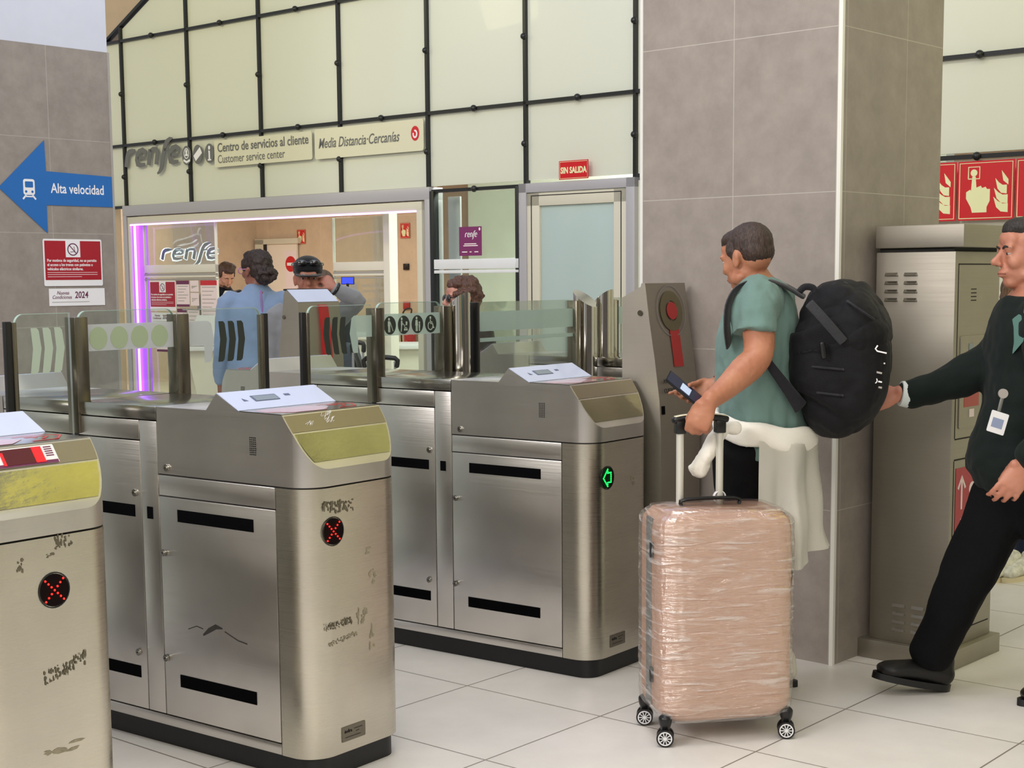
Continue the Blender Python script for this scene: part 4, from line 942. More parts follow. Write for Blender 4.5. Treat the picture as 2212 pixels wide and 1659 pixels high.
# ------------------------------------------------------------ steel cabinet on the right
def cabinet():
    O = V((-2.012, 5.372, 0)); D = PD; N = PN   # near corner of the base
    t = thing('validator_cabinet', 'tall brushed steel ticket machine cabinet with louvres beside the grey pillar', 'ticket machine', O+D*-.2+N*.2)
    bm = BM(); fbox(bm, O, D, N, ZA, (-.395, 0, 0), (0, .44, .075), .003); obj('base', bm, 'steelc', t)
    a, b, c, d = -.355, -.03, .03, .41
    bm = BM(); fbox(bm, O, D, N, ZA, (a, c, .075), (b, d, 1.585), .003); bd = obj('body', bm, 'steelc', t)
    bm = BM(); fbox(bm, O, D, N, ZA, (a+.01, c+.01, 1.585), (b-.01, d-.01, 1.60)); obj('cap_gap', bm, 'gap', t)
    bm = BM(); fbox(bm, O, D, N, ZA, (a, c-.01, 1.60), (b+.035, d+.01, 1.685), .004); obj('top_cap', bm, 'steelc', t)
    lf_ = Fr(O+N*c, D, ZA)      # wide side facing the gates
    for zz in (1.40, .12):
        for i in range(4):
            for x in (a+.035, a+.115):
                if zz < 1: x += .06
                z = zz+.032*i; bm = BM()
                L = .06; pts = [(x, z), (x+L, z), (x+L-.004, z+.012), (x+.004, z+.012)]
                A = [bm.verts.new(lf_.p(u, v, 0)) for u, v in pts]; B = [bm.verts.new(lf_.p(x+.006, z+.001, .010)), bm.verts.new(lf_.p(x+L-.006, z+.001, .010))]
                bm.faces.new((A[0], A[1], B[1], B[0])); bm.faces.new((B[0], B[1], A[2], A[3])); bm.faces.new((A[0], B[0], A[3])); bm.faces.new((A[1], A[2], B[1])); bm.faces.new(A[::-1]); obj('louvre', bm, 'top', bd)
    rf = Fr(O+D*b, N, ZA)       # narrow front with doors
    c0, c1 = c+.028, d-.022
    sd = 'steelc'
    bm = BM(); frect(bm, rf, c0, .885, c1, 1.535, -.004, .006); dr = obj('upper_door', bm, 'steelc', t)
    bm = BM(); frect(bm, rf, c0, 1.535, c1, 1.54, .0, .0012); frect(bm, rf, c0-.004, .885, c0, 1.54, 0, .0008); frect(bm, rf, c0, .879, c1, .885, 0, .0012); obj('door_gap', bm, 'gap', dr)
    bm = BM(); frect(bm, rf, c0, .14, c1, .80, -.004, .006); d2 = obj('lower_door', bm, 'steelc', t)
    bm = BM(); frect(bm, rf, c0, .80, c1, .806, 0, .0012); frect(bm, rf, c0-.004, .14, c0, .80, 0, .0008); frect(bm, rf, c0, .134, c1, .14, 0, .001); obj('door_gap', bm, 'gap', d2)
    bm = BM(); fpoly(bm, rf, rrect(c0+.02, .92, c1-.03, 1.27, .01), .002, .004); pn = obj('control_panel', bm, 'steelc', dr)
    bm = BM()
    for i in range(4): frect(bm, rf, .16, 1.40+.014*i, .205, 1.404+.014*i, .002, .0006)
    obj('vent_slots', bm, 'gap', dr)
    bm = BM(); frect(bm, rf, .145, 1.195, .18, 1.24, .006, .002); obj('coin_slot', bm, 'lcd', pn)
    bm = BM(); frect(bm, rf, .12, 1.095, .175, 1.127, .006, .001); obj('green_display', bm, mat('lime_display', '#a8e830', .4, emit=.9, ecol='#9cf020'), pn)
    bm = BM(); frect(bm, rf, .115, 1.0, .24, 1.055, .006, .001); obj('red_label', bm, mat('faded_red_label', '#b04a44', .5), pn)
    bm = BM(); frect(bm, rf, .16, .96, .2, .99, .006, .002); obj('ticket_slot', bm, 'paper', pn)
    f = Fr(rf.p(c0+.012, .34, .003), N, ZA)
    sk = thing('transfer_notice', 'red ticket validation notice on the lower front of the steel cabinet, partly covered by the walking man', 'sign', f.p(.14, 0)) if False else None
    bm = BM(); frect(bm, f, 0, 0, .30, .43, 0, .001); sk = obj('red_notice', bm, mat('red_notice', '#b02838', .45), d2, label='red notice with white lettering')
    text('notice_lettering', 'VALIDE SU', f, .05, 'paper', d2, .045, .20, sx=.62, n0=.001); text('notice_lettering', 'TÍTULO DE', f, .05, 'paper', d2, .045, .15, sx=.62, n0=.001)
    text('notice_lettering', 'TRANSPORTE', f, .05, 'paper', d2, .02, .10, sx=.62, n0=.001); text('notice_lettering', 'DE LA CIUDAD', f, .05, 'paper', d2, .015, .05, sx=.62, n0=.001)
    bm = BM(); stroke(bm, f, [(.05, .27), (.05, .39)], .012, .001); stroke(bm, f, [(.02, .35), (.05, .395), (.08, .35)], .012, .001); fpoly(bm, f, circ(.14, .34, .028), .001); obj('notice_arrow', bm, 'paper', d2)
cabinet()

# ------------------------------------------------------------ wrapped suitcase
def suitcase():
    w1 = V((-2.425, 3.994, 0)); Wd = V((.67, .743, 0)).normalized(); Dd = V((-Wd.y, Wd.x, 0))
    O = w1+Wd*.205+Dd*.12     # centre on the floor
    t = thing('suitcase', 'large pink hard suitcase wrapped in clear plastic film', 'suitcase', O)
    P = lambda a, b, z: O+Wd*a+Dd*b+UP*z
    hw, hd, z0, z1 = .224, .148, .078, .748
    def shell(bm, dw, dz, rib=0.0, nu=96, nv=60, wr=0.0, e=6.5):
        rows = []
        for j in range(nv+1):
            v = j/nv; z = z0-dz+(z1-z0+2*dz)*v; tt = abs(2*v-1); k = (1-tt**20)**(1/7.0) if tt < 1 else 0.0
            k = max(k, .86); row = []
            for i in range(nu):
                a = 2*pi*i/nu; ca, sa = cos(a), sin(a)
                x = math.copysign(abs(ca)**(2/e), ca); y = math.copysign(abs(sa)**(2/e), sa)
                rr = 1.0
                q = rib*(.5+.5*cos(z*2*pi/.028))
                X = (hw+dw)*x*k; Yy = (hd+dw+q*(abs(y) > .5))*y*k
                p = P(X, Yy, z)
                if wr:
                    nse = noise.fractal(V((a*2.2, z*26, 3.0)), .8, 2, 4); n2 = noise.fractal(V((a*9+z*6, z*9, 7.0)), .8, 2, 3)
                    d = (p-V((O.x, O.y, p.z))); p = p+d.normalized()*(wr*(nse*.7+n2*.6))
                row.append(bm.verts.new(p))
            rows.append(row)
        for A, B in zip(rows[:-1], rows[1:]):
            for i in range(nu): bm.faces.new((A[i], A[(i+1) % nu], B[(i+1) % nu], B[i]))
        bm.faces.new(rows[0][::-1]); bm.faces.new(rows[-1]); return bm
    obj('shell', shell(BM(), 0, 0, .004), mat('pink_shell', '#bd8f74', .45), t, ang=60)
    bm = BM(); 
    for s in (-1, 1): box(bm, (0, 0, 0), (0, 0, 0)) if False else None
    # zip line and hinges down the narrow sides
    for s in (-1, 1):
        bm = BM(); fbox(bm, O, Wd, Dd, UP, (s*(hw+.001)-.004, -.026, z0+.03), (s*(hw+.001)+.005, .026, z1-.02), .003); zp = obj('zip_band', bm, mat('grey_zip', '#6a6c6a', .6, var=.3, vscale=90), t)
        for z in (.19, .60): bm = BM(); fbox(bm, O, Wd, Dd, UP, (s*(hw+.004)-.006, -.05, z), (s*(hw+.004)+.006, -.03, z+.05), .003); obj('hinge', bm, 'black', t)
    # film
    m, nt, b = newmat('clear_wrap_film'); nt.nodes.remove(b); out = nt.nodes['Material Output']
    tr = N_(nt, 'ShaderNodeBsdfTransparent'); tr.inputs[0].default_value = (.99, .99, .99, 1)
    gl = N_(nt, 'ShaderNodeBsdfGlossy'); gl.inputs['Roughness'].default_value = .14; gl.inputs[0].default_value = (1, .98, .95, 1)
    df2 = N_(nt, 'ShaderNodeBsdfDiffuse'); df2.inputs[0].default_value = (.9, .86, .84, 1)
    tc = N_(nt, 'ShaderNodeTexCoord'); mp = N_(nt, 'ShaderNodeMapping'); mp.inputs['Scale'].default_value = (7, 7, 62)
    nt.links.new(tc.outputs['Object'], mp.inputs['Vector'])
    n1 = N_(nt, 'ShaderNodeTexNoise'); n1.inputs['Scale'].default_value = 1.0; n1.inputs['Detail'].default_value = 5; n1.inputs['Distortion'].default_value = .6
    nt.links.new(mp.outputs['Vector'], n1.inputs['Vector'])
    bp = N_(nt, 'ShaderNodeBump'); bp.inputs['Strength'].default_value = 1.0; bp.inputs['Distance'].default_value = .02
    nt.links.new(n1.outputs['Fac'], bp.inputs['Height'])
    nt.links.new(bp.outputs['Normal'], gl.inputs['Normal']); nt.links.new(bp.outputs['Normal'], df2.inputs['Normal'])
    rp = N_(nt, 'ShaderNodeValToRGB'); rp.color_ramp.elements[0].position = .54; rp.color_ramp.elements[0].color = (.05, .05, .05, 1); rp.color_ramp.elements[1].position = .68; rp.color_ramp.elements[1].color = (.40, .40, .40, 1)
    nt.links.new(n1.outputs['Fac'], rp.inputs['Fac'])
    ma = N_(nt, 'ShaderNodeMixShader'); nt.links.new(rp.outputs['Color'], ma.inputs[0]); nt.links.new(tr.outputs[0], ma.inputs[1]); nt.links.new(df2.outputs[0], ma.inputs[2])
    mb = N_(nt, 'ShaderNodeMixShader'); mb.inputs[0].default_value = .22; nt.links.new(ma.outputs[0], mb.inputs[1]); nt.links.new(gl.outputs[0], mb.inputs[2]); nt.links.new(mb.outputs[0], out.inputs[0])
    obj('plastic_wrap', shell(BM(), .010, .006, 0, 140, 110, 0.0045, 6.0), m, t, ang=180, label='wrinkled clear plastic film around the suitcase')
    # top handle, wheels, telescopic handle
    bm = BM(); sweep(bm, [P(-.10, .06, z1+.004), P(-.085, .06, z1+.022), P(.085, .06, z1+.022), P(.10, .06, z1+.004)], [(.012, .006)]*4, side=Dd, k=3); obj('top_handle', bm, 'black', t)
    tub = mat('white_handle_tube', '#d8d6cc', .3, metal=.3)
    for a in (-.095, .042):
        bm = BM(); cyl(bm, P(a, .09, z1-.02), P(a, .09, 1.015), .0125, 20); obj('handle_tube', bm, tub, t)
        bm = BM(); fbox(bm, O, Wd, Dd, UP, (a-.017, .072, .985), (a+.017, .108, 1.028), .004); obj('handle_collar', bm, 'black', t)
    bm = BM(); sweep(bm, [P(-.115, .09, 1.030), P(-.07, .09, 1.036), P(.02, .09, 1.036), P(.064, .09, 1.030)], [(.018, .011)]*4, side=Dd, k=3, sq=3); obj('grip', bm, 'black', t)
    bm = BM(); sweep(bm, [P(-.113, .088, 1.042), P(-.07, .088, 1.048), P(.02, .088, 1.048), P(.062, .088, 1.042)], [(.013, .002)]*4, side=Dd, k=3, sq=3); obj('grip_inlay', bm, 'panel', t)
    bm = BM(); pts = [P(.042+.02*cos(q), .088, .77+.02*sin(q)) for q in [i*pi/6 for i in range(0, 9)]]; sweep(bm, pts, [(.009, .0025)]*len(pts), side=Dd, k=2); obj('luggage_tag_loop', bm, 'whitel', t)
    for a, b_ in ((-.205, -.12), (.205, -.12), (-.205, .12), (.205, .12)):
        bm = BM(); c = P(a, b_, 0)
        sweep(bm, [c+UP*.088, c+UP*.072, c+UP*.056], [.022, .020, .014], k=2); fbox(bm, c, Wd, Dd, UP, (-.014, -.008, .026), (.014, .008, .07), .003); fk = obj('wheel_fork', bm, 'black', t)
        for s in (-1, 1):
            ax = (Dd*.94+Wd*.3).normalized(); h = c+ax*(s*.017)+UP*.029
            bm = BM(); cyl(bm, h-ax*.0085, h+ax*.0085, .028, 28); whl = obj('wheel', bm, 'black', t)
            if s < 0:
                f = Fr(h-ax*.0088, ax.cross(UP)*-1, UP); f.N = -ax
                bm = BM(); q = circ(0, 0, .021, .021, 24); stroke(bm, f, q+[q[0]], .0035, 0, .001); fpoly(bm, f, circ(0, 0, .005), 0, .001)
                for k in range(10): an = 2*pi*k/10; stroke(bm, f, [(.004*cos(an), .004*sin(an)), (.02*cos(an), .02*sin(an))], .0026, 0, .001)
                obj('spoked_hub', bm, 'white', whl)
    return O, P
SO, SP = suitcase()
# ------------------------------------------------------------ people
def skinmat(name, col):
    m, nt, b = newmat(name); c = lin(col)
    tc = N_(nt, 'ShaderNodeTexCoord'); n = N_(nt, 'ShaderNodeTexNoise'); n.inputs['Scale'].default_value = 14; n.inputs['Detail'].default_value = 6
    nt.links.new(tc.outputs['Object'], n.inputs['Vector'])
    r = N_(nt, 'ShaderNodeValToRGB'); r.color_ramp.elements[0].position = .35; r.color_ramp.elements[1].position = .7
    r.color_ramp.elements[0].color = (c[0]*.93, c[1]*.82, c[2]*.78, 1); r.color_ramp.elements[1].color = (min(1, c[0]*1.06), min(1, c[1]*1.05), min(1, c[2]*1.03), 1)
    nt.links.new(n.outputs['Fac'], r.inputs['Fac']); nt.links.new(r.outputs['Color'], b.inputs['Base Color'])
    b.inputs['Roughness'].default_value = .48; b.inputs['Subsurface Weight'].default_value = .08; b.inputs['Subsurface Radius'].default_value = (.02, .008, .005)
    b.inputs['Subsurface Scale'].default_value = .5
    return m
def hairmat(name, col):
    m, nt, b = newmat(name); c = lin(col)
    tc = N_(nt, 'ShaderNodeTexCoord'); mp = N_(nt, 'ShaderNodeMapping'); mp.inputs['Scale'].default_value = (160, 160, 30)
    nt.links.new(tc.outputs['Object'], mp.inputs['Vector'])
    n = N_(nt, 'ShaderNodeTexNoise'); n.inputs['Scale'].default_value = 1; n.inputs['Detail'].default_value = 4; n.inputs['Distortion'].default_value = 1.2
    nt.links.new(mp.outputs['Vector'], n.inputs['Vector'])
    r = N_(nt, 'ShaderNodeValToRGB'); r.color_ramp.elements[0].position = .35; r.color_ramp.elements[1].position = .68
    r.color_ramp.elements[0].color = tuple(x*.45 for x in c[:3])+(1,); r.color_ramp.elements[1].color = tuple(min(1, x*1.5) for x in c[:3])+(1,)
    nt.links.new(n.outputs['Fac'], r.inputs['Fac']); nt.links.new(r.outputs['Color'], b.inputs['Base Color'])
    bp = N_(nt, 'ShaderNodeBump'); bp.inputs['Strength'].default_value = .8; bp.inputs['Distance'].default_value = .004
    nt.links.new(n.outputs['Fac'], bp.inputs['Height']); nt.links.new(bp.outputs['Normal'], b.inputs['Normal'])
    b.inputs['Roughness'].default_value = .55; return m
def cloth(name, col, var=.12, bump=.25, rough=.85, sheen=.2, bs=220): return mat(name, col, rough, var=var, vscale=5, bump=bump, bscale=bs, spec=.2, sheen=sheen)
def hmat(c, fwd, pitch=0, s=1.0, roll=0):
    """head frame: x to the person's right, y forward, z up"""
    y = V(fwd).normalized(); z = UP.copy(); x = y.cross(z).normalized()
    y2 = y*cos(pitch)-z*sin(pitch); z2 = z*cos(pitch)+y*sin(pitch)
    x3 = x*cos(roll)+z2*sin(roll); z3 = z2*cos(roll)-x*sin(roll)
    m = Matrix.Identity(4)
    for i in range(3): m[i][0] = x3[i]*s; m[i][1] = y2[i]*s; m[i][2] = z3[i]*s; m[i][3] = c[i]
    return m
def hb(bm, Mx, c, r, rx=0.0, seg=20, rings=14):
    mt = Mx @ Matrix.Translation(V(c)) @ Matrix.Rotation(rx, 4, 'X') @ Matrix.Diagonal((r[0], r[1], r[2], 1))
    bmesh.ops.create_uvsphere(bm, u_segments=seg, v_segments=rings, radius=1.0, matrix=mt)
def hs(bm, Mx, pts, rad, side=(1, 0, 0), **k):
    s = Mx.col[0].to_3d().length
    sweep(bm, [Mx @ V(p) for p in pts], [tuple(q*s for q in r) if hasattr(r, '__len__') else r*s for r in rad], side=(Mx.to_3x3() @ V(side)), **k)
def head_parts(bm, Mx, nose=1.0, jaw=1.0, female=False):
    j = .92 if female else jaw
    hb(bm, Mx, (0, -.016, .030), (.074, .094, .084)); hb(bm, Mx, (0, .020, -.010), (.064, .066, .075)); hb(bm, Mx, (0, -.045, -.005), (.062, .058, .062))
    hb(bm, Mx, (0, .030, -.062), (.052*j, .052, .048)); hb(bm, Mx, (0, .056, -.092), (.030*j, .028, .023)); hb(bm, Mx, (0, .070, -.060), (.030, .024, .024))
    for s in (-1, 1):
        hb(bm, Mx, (s*.036, .058, -.028), (.024, .026, .026)); hb(bm, Mx, (s*.048*j, .012, -.074), (.020, .034, .024))
        hb(bm, Mx, (s*.028, .077, .021), (.026, .013, .010)); hb(bm, Mx, (s*.031, .0785, .0085), (.0155, .0105, .0045)); hb(bm, Mx, (s*.031, .0770, -.008), (.0150, .0100, .0045)); hb(bm, Mx, (s*.0735, -.010, -.012), (.010, .018, .031), .15); hb(bm, Mx, (s*.079, -.018, .002), (.007, .014, .018)); hb(bm, Mx, (s*.074, -.004, -.036), (.007, .009, .010))
        hb(bm, Mx, (s*.010, .100*1, -.034), (.009, .010, .008))
    hb(bm, Mx, (0, .060, .045), (.050, .030, .034))
    hs(bm, Mx, [(0, .086, .012), (0, .096, -.006), (0, .108*(.5+.5*nose), -.024), (0, .112*(.5+.5*nose), -.032)], [(.009, .010), (.010, .011), (.013, .012), (.012, .009)], k=3, n=12)
    hs(bm, Mx, [(-.020, .086, -.061), (0, .096, -.058), (.020, .086, -.061)], [.005, .0075, .005], side=(0, 0, 1), k=3, n=10)
    hs(bm, Mx, [(-.017, .086, -.070), (0, .095, -.0705), (.017, .086, -.070)], [.005, .008, .005], side=(0, 0, 1), k=3, n=10)
def face_bits(t, Mx, brow, par, lip='#a0605a', eyes=True, iris='#2a1c14'):
    if eyes:
        for s in (-1, 1):
            bm = BM(); hb(bm, Mx, (s*.031, .0760, .000), (.0115, .0100, .0070)); e = obj('eye', bm, mat('eye_white', '#a89e96', .35), par)
            bm = BM(); hb(bm, Mx, (s*.031, .0840, .000), (.0052, .0030, .0052), seg=12, rings=8); obj('iris', bm, mat('iris', iris, .2), e)
    for s in (-1, 1):
        bm = BM(); hs(bm, Mx, [(s*.013, .0905, .018), (s*.030, .0905, .024), (s*.048, .080, .018)], [(.0035, .0025), (.004, .0025), (.002, .002)], side=(0, 0, 1), k=3, n=8); obj('eyebrow', bm, brow, t)
    bm = BM(); hs(bm, Mx, [(-.023, .088, -.0655), (0, .1005, -.0645), (.023, .088, -.0655)], [(.0016, .0025), (.0022, .003), (.0016, .0025)], side=(0, 0, 1), k=3, n=8); obj('mouth', bm, mat('lips', lip, .5), t)
def hand(bm, W, d, back, thumb, curls=None, tdir=None, s=1.0, spread=0.0, tcurl=.5, fl=None):
    """W wrist, d palm direction, back = normal of the back of the hand, thumb = towards the thumb side"""
    d = V(d).normalized(); back = V(back); back = (back-d*back.dot(d)).normalized(); th = V(thumb); th = (th-d*th.dot(d)-back*th.dot(back)).normalized()
    sweep(bm, [W-d*.02*s, W+d*.015*s, W+d*.05*s, W+d*.082*s], [(.026*s, .021*s), (.031*s, .019*s), (.040*s, .0165*s), (.040*s, .0135*s)], side=th, k=3)
    curls = curls or [(.5, .6, .4)]*4; L = fl or (.070, .078, .073, .058)
    for i in range(4):
        b = W+d*(.084-.004*abs(i-1))*s+th*(.0305-.0203*i)*s; c = curls[i] if hasattr(curls[0], '__len__') else curls
        dd = (d+th*(spread*(1.5-i))).normalized(); ang = 0; pts = [b-dd*.012*s, b]; q = b
        for sgm, cv in zip((.46, .30, .24), c):
            ang += cv; q = q+(dd*cos(ang)-back*sin(ang))*(L[i]*sgm*s); pts.append(q)
        r = (.0095, .0092, .0086, .0080, .0070) if i < 3 else (.0085, .0080, .0074, .0068, .0060)
        sweep(bm, pts, [x*s for x in r], k=3, n=10)
    td = V(tdir).normalized() if tdir is not None else (th*.75+d*.6-back*.35).normalized()
    b = W+d*.022*s+th*.026*s; p1 = b+td*.032*s; p2 = p1+(td*cos(tcurl)+d*sin(tcurl)).normalized()*.030*s; p3 = p2+(td*cos(tcurl)+d*sin(tcurl)-back*.2).normalized()*.024*s
    sweep(bm, [b-td*.012*s, b, p1, p2, p3], [x*s for x in (.013, .0135, .0115, .0105, .0085)], k=3, n=10)
def shoe(name, t, heel, d, L=.27, m='black', sole='black', tip=0.0, w_=.048):
    """heel = rear bottom point, d = pointing direction, tip = toe lift angle"""
    d = V((d[0], d[1], 0)).normalized(); d = (d*cos(tip)+UP*sin(tip)); u = (UP-d*UP.dot(d)).normalized(); s = d.cross(u)
    h = V(heel)
    bm = BM(); sweep(bm, [h+d*.03+u*.055, h+d*.08+u*.062, h+d*L*.55+u*.052, h+d*L*.8+u*.042, h+d*(L-.03)+u*.036], [(w_*.72, .042), (w_*.8, .05), (w_*.92, .036), (w_, .028), (w_*.75, .02)], side=s, k=4)
    sweep(bm, [h+d*.045+u*.06, h+d*.05+u*.11], [(.04, .042), (.040, .04)], side=s, k=2)
    sh = fuse(name, bm, m, t, .007, 3)
    bm = BM(); pts = []
    for i in range(24):
        a = 2*pi*i/24; x = L/2+(L/2)*cos(a); y = w_*(.86+.12*cos(a))*sin(a); pts.append(h+d*x+s*y)
    prism(bm, pts, u*.024); obj('sole', bm, sole, sh)
    return sh
def surf(o, px, py):
    """point and normal where the view line through (px,py) meets object o"""
    b = base_of(o); dr = (at(px, py, 1.0)-CAMP).normalized()
    ok, loc, nor, _ = o.ray_cast(CAMP-b, dr)
    return (loc+b, nor) if ok else (None, None)

# ---- the man with the backpack
def man_green():
    D = 5.2; P = lambda px, py, dd=0.0: at(px, py, D+dd)
    base = foot(1650, 1490, D+.02)
    t = thing('person', 'person in a green t-shirt and black backpack holding a phone and the wrapped suitcase', 'person', base)
    fw = (RT*-.93+FW*.37).normalized(); lf = UP.cross(fw)
    skin = skinmat('skin_tanned', '#b37c60'); hr = hairmat('dark_brown_hair', '#3c2c26')
    hf = (RT*-.66+FW*.75); Mx = hmat(P(1612, 556, 0), hf, R_(14), .94)
    bm = BM(); head_parts(bm, Mx, 1.0, 1.1)
    sweep(bm, [P(1614, 575), P(1624, 600), P(1636, 628), P(1640, 650)], [.058, .062, .075, .09], k=3)
    secs = [(1640, 622, .07, .11), (1642, 655, .10, .165), (1643, 700, .112, .175), (1642, 760, .12, .165), (1642, 830, .125, .155), (1648, 890, .122, .152), (1652, 950, .125, .155), (1655, 1000, .12, .15)]
    sweep(bm, [P(a, b) for a, b, _, _ in secs], [(c, d) for _, _, c, d in secs], side=fw, k=3, n=24)
    # near arm
    W1 = P(1531, 868, -.40)
    sweep(bm, [P(1634, 652, -.15), P(1637, 700, -.20), P(1640, 745, -.24), P(1633, 775, -.26), P(1606, 802, -.29), P(1570, 836, -.34), W1], [.060, .056, .052, .050, .050, .040, .030], k=5, n=20)
    hb(bm, Matrix.Identity(4), P(1650, 758, -.23), (.034, .034, .034))
    hand(bm, W1, RT*-.42-UP*.90+FW*.06, FW*-.9+UP*.12-RT*.35, RT*-1.0-UP*.2, curls=[(.55, 1.25, 1.1), (.75, 1.25, 1.0), (.85, 1.25, .9), (.95, 1.2, .9)], tdir=FW*.7-UP*.5-RT*.3, tcurl=.6, s=1.06)
    # far arm with the phone
    W2 = P(1538, 833, .20)
    sweep(bm, [P(1650, 655, .16), P(1640, 745, .24), P(1612, 835, .26), P(1575, 836, .24), W2], [.058, .050, .044, .038, .029], k=4)
    hand(bm, W2, RT*-.92-UP*.34+FW*-.05, FW*.80-UP*.45-RT*.05, UP*.8-FW*.30, curls=[(-.20, .25, .25), (.25, .75, .9), (.35, .85, 1.0), (.45, .95, 1.0)], tdir=RT*-.70-UP*.10-FW*.80, tcurl=.12, s=1.04)
    for a, b in (((1600, 970, -.05), (1600, 1460, -.03)), ((1668, 970, .08), (1655, 1470, .06))):
        sweep(bm, [P(*a), P((a[0]+b[0])/2, 1210, (a[2]+b[2])/2), P(*b)], [.08, .055, .04], k=3)
    body = fuse('body', bm, skin, t, .0055, 5, .0012, 60)
    # hair
    bm = BM(); hb(bm, Mx, (0, -.028, .044), (.0785, .092, .080)); hb(bm, Mx, (0, -.054, .012), (.073, .060, .062)); hb(bm, Mx, (0, -.060, -.028), (.050, .032, .026)); hb(bm, Mx, (0, .030, .076), (.060, .056, .036)); hb(bm, Mx, (0, .058, .064), (.048, .028, .018))
    for s in (-1, 1): hb(bm, Mx, (s*.066, .008, .030), (.013, .028, .032)); hb(bm, Mx, (s*.069, .006, .002), (.006, .010, .022))
    fuse('hair', bm, hr, t, .0045, 4, .0016, 70)
    face_bits(t, Mx, hr, body)
    # t-shirt
    sh = cloth('green_jersey', '#6a857f', .06, .9, .9, .1, 11)
    secs = [(1640, 603, .062, .075), (1640, 618, .085, .125), (1642, 645, .118, .18), (1643, 700, .136, .195), (1641, 760, .143, .188), (1640, 830, .148, .178), (1648, 890, .147, .176), (1655, 945, .150, .180), (1653, 988, .152, .180)]
    bm = BM(); sweep(bm, [P(a, b) for a, b, _, _ in secs], [(c, d) for _, _, c, d in secs], side=fw, k=4, n=32, cap=False)
    sweep(bm, [P(1640, 640, -.10), P(1632, 668, -.185), P(1630, 705, -.215), P(1630, 722, -.225)], [.085, .084, .077, .076], k=4, n=24, cap=False)
    sweep(bm, [P(1645, 645, .12), P(1645, 690, .20), P(1640, 725, .23)], [.085, .078, .074], k=4, n=20, cap=False)
    fuse('t_shirt', bm, sh, t, .0065, 3, .014, 9, stretch=(1, 1, .5))
    # black trousers
    bk = cloth('black_trousers', '#07070a', .2, .2, .9, 0)
    bm = BM(); sweep(bm, [P(1650, 940), P(1650, 985), P(1648, 1030)], [(.150, .172), (.150, .178), (.13, .16)], side=fw, k=3, n=24)
    for a, b in (((1606, 985, -.06), (1600, 1468, -.03)), ((1672, 985, .08), (1652, 1478, .06))):
        sweep(bm, [P(*a), P((a[0]+b[0])/2, 1210, (a[2]+b[2])/2), P(*b)], [.105, .085, .072], k=4, n=20)
    fuse('trousers', bm, bk, t, .009, 3, .008, 6)
    for hx, hd in ((1684, .0), (1723, .12)):
        h = foot(hx, 1500, D+hd); shoe('shoe', t, h, fw, .28, mat('white_leather', '#d8d4c8', .5), 'black')
    # hoodie tied round the waist
    hw_ = cloth('white_fleece', '#f3f0e6', .03, .15, .9, .1)
    C0 = P(1652, 938)
    def E(th, r=0.0, z=0.0): return C0+lf*((.186+r)*cos(th))-fw*((.160+r)*sin(th))+UP*z
    bm = BM(); pts = [E(2*pi*i/36, .012, .022-.030*sin(2*pi*i/36)+.004*sin(i*2.1)) for i in range(38)]; sweep(bm, pts, [(.026, .042)]*len(pts), side=None, k=1, n=14) if False else None
    n = 48; rings = []
    for i in range(n):
        a = 2*pi*i/n; zc = .018-.026*sin(a); row = []
        for j in range(14):
            b = 2*pi*j/14; row.append(bm.verts.new(E(a, .008+.014*cos(b)+.004*sin(5*a+2*b), zc+.043*sin(b)+.004*sin(7*a))))
        rings.append(row)
    for i in range(n):
        for j in range(14): bm.faces.new((rings[i][j], rings[(i+1) % n][j], rings[(i+1) % n][(j+1) % 14], rings[i][(j+1) % 14]))
    ho = thing('hoodie', 'white hoodie tied around the waist of the person with the backpack', 'hoodie', V((C0.x, C0.y, C0.z-.4)))
    obj('tied_band', bm, hw_, ho, ang=180)
    bm = BM(); NU, NV = 60, 26; g = []
    for j in range(NV+1):
        v = j/NV; row = []
        for i in range(NU+1):
            u = i/NU; th = R_(8+165*u)
            L = .40+.03*sin(u*9)-.10*max(0, (abs(u-.16)-.10))*3*(u < .2)-.06*(u > .8)*(u-.8)*5
            fl = .014+.026*v*v+.026*(.25+v)*sin(th*8.0+.8)+.012*v*sin(th*17+1.3)+.010*sin(v*9+u*7)*v
            row.append(bm.verts.new(E(th, fl+.004, .002-.024*sin(th)-L*v)))
        g.append(row)
    for j in range(NV):
        for i in range(NU): bm.faces.new((g[j][i], g[j][i+1], g[j+1][i+1], g[j+1][i]))
    bmesh.ops.solidify(bm, geom=bm.faces[:], thickness=.010)
    obj('hanging_body', bm, hw_, ho, ang=70)
    bm = BM(); sweep(bm, [P(1590, 925, -.235), P(1566, 926, -.25), P(1546, 946, -.265), P(1530, 978, -.27), P(1520, 996, -.27)], [.024, .022, .026, .029, .024], k=4); sweep(bm, [P(1520, 996, -.27), P(1505, 1018, -.27)], [(.030, .020), (.034, .024)], k=2)
    fuse('knotted_sleeve', bm, hw_, ho, .005, 3, .004, 22)
    # backpack
    nyl = cloth('black_nylon', '#0e0e12', .25, .35, .6, .03, 400)
    bc = P(1812, 780, -.10); bp_ = thing('backpack', 'large black backpack with small white logos worn by the person in green', 'backpack', V((bc.x, bc.y, P(1812, 925, -.1).z)))
    secs = [(1792, 662, .115, .10), (1802, 678, .148, .15), (1812, 720, .163, .165), (1817, 780, .166, .170), (1811, 840, .158, .168), (1798, 876, .135, .155), (1790, 890, .105, .11)]
    bm = BM(); sweep(bm, [P(a, b, -.10) for a, b, _, _ in secs], [(c, d) for _, _, c, d in secs], side=fw, k=5, n=32, sq=3.4)
    main = fuse('pack_body', bm, nyl, bp_, .007, 4, .007, 9)
    bm = BM(); secs = [(1806, 712, .155, .155), (1812, 722, .172, .168), (1815, 734, .173, .172)]
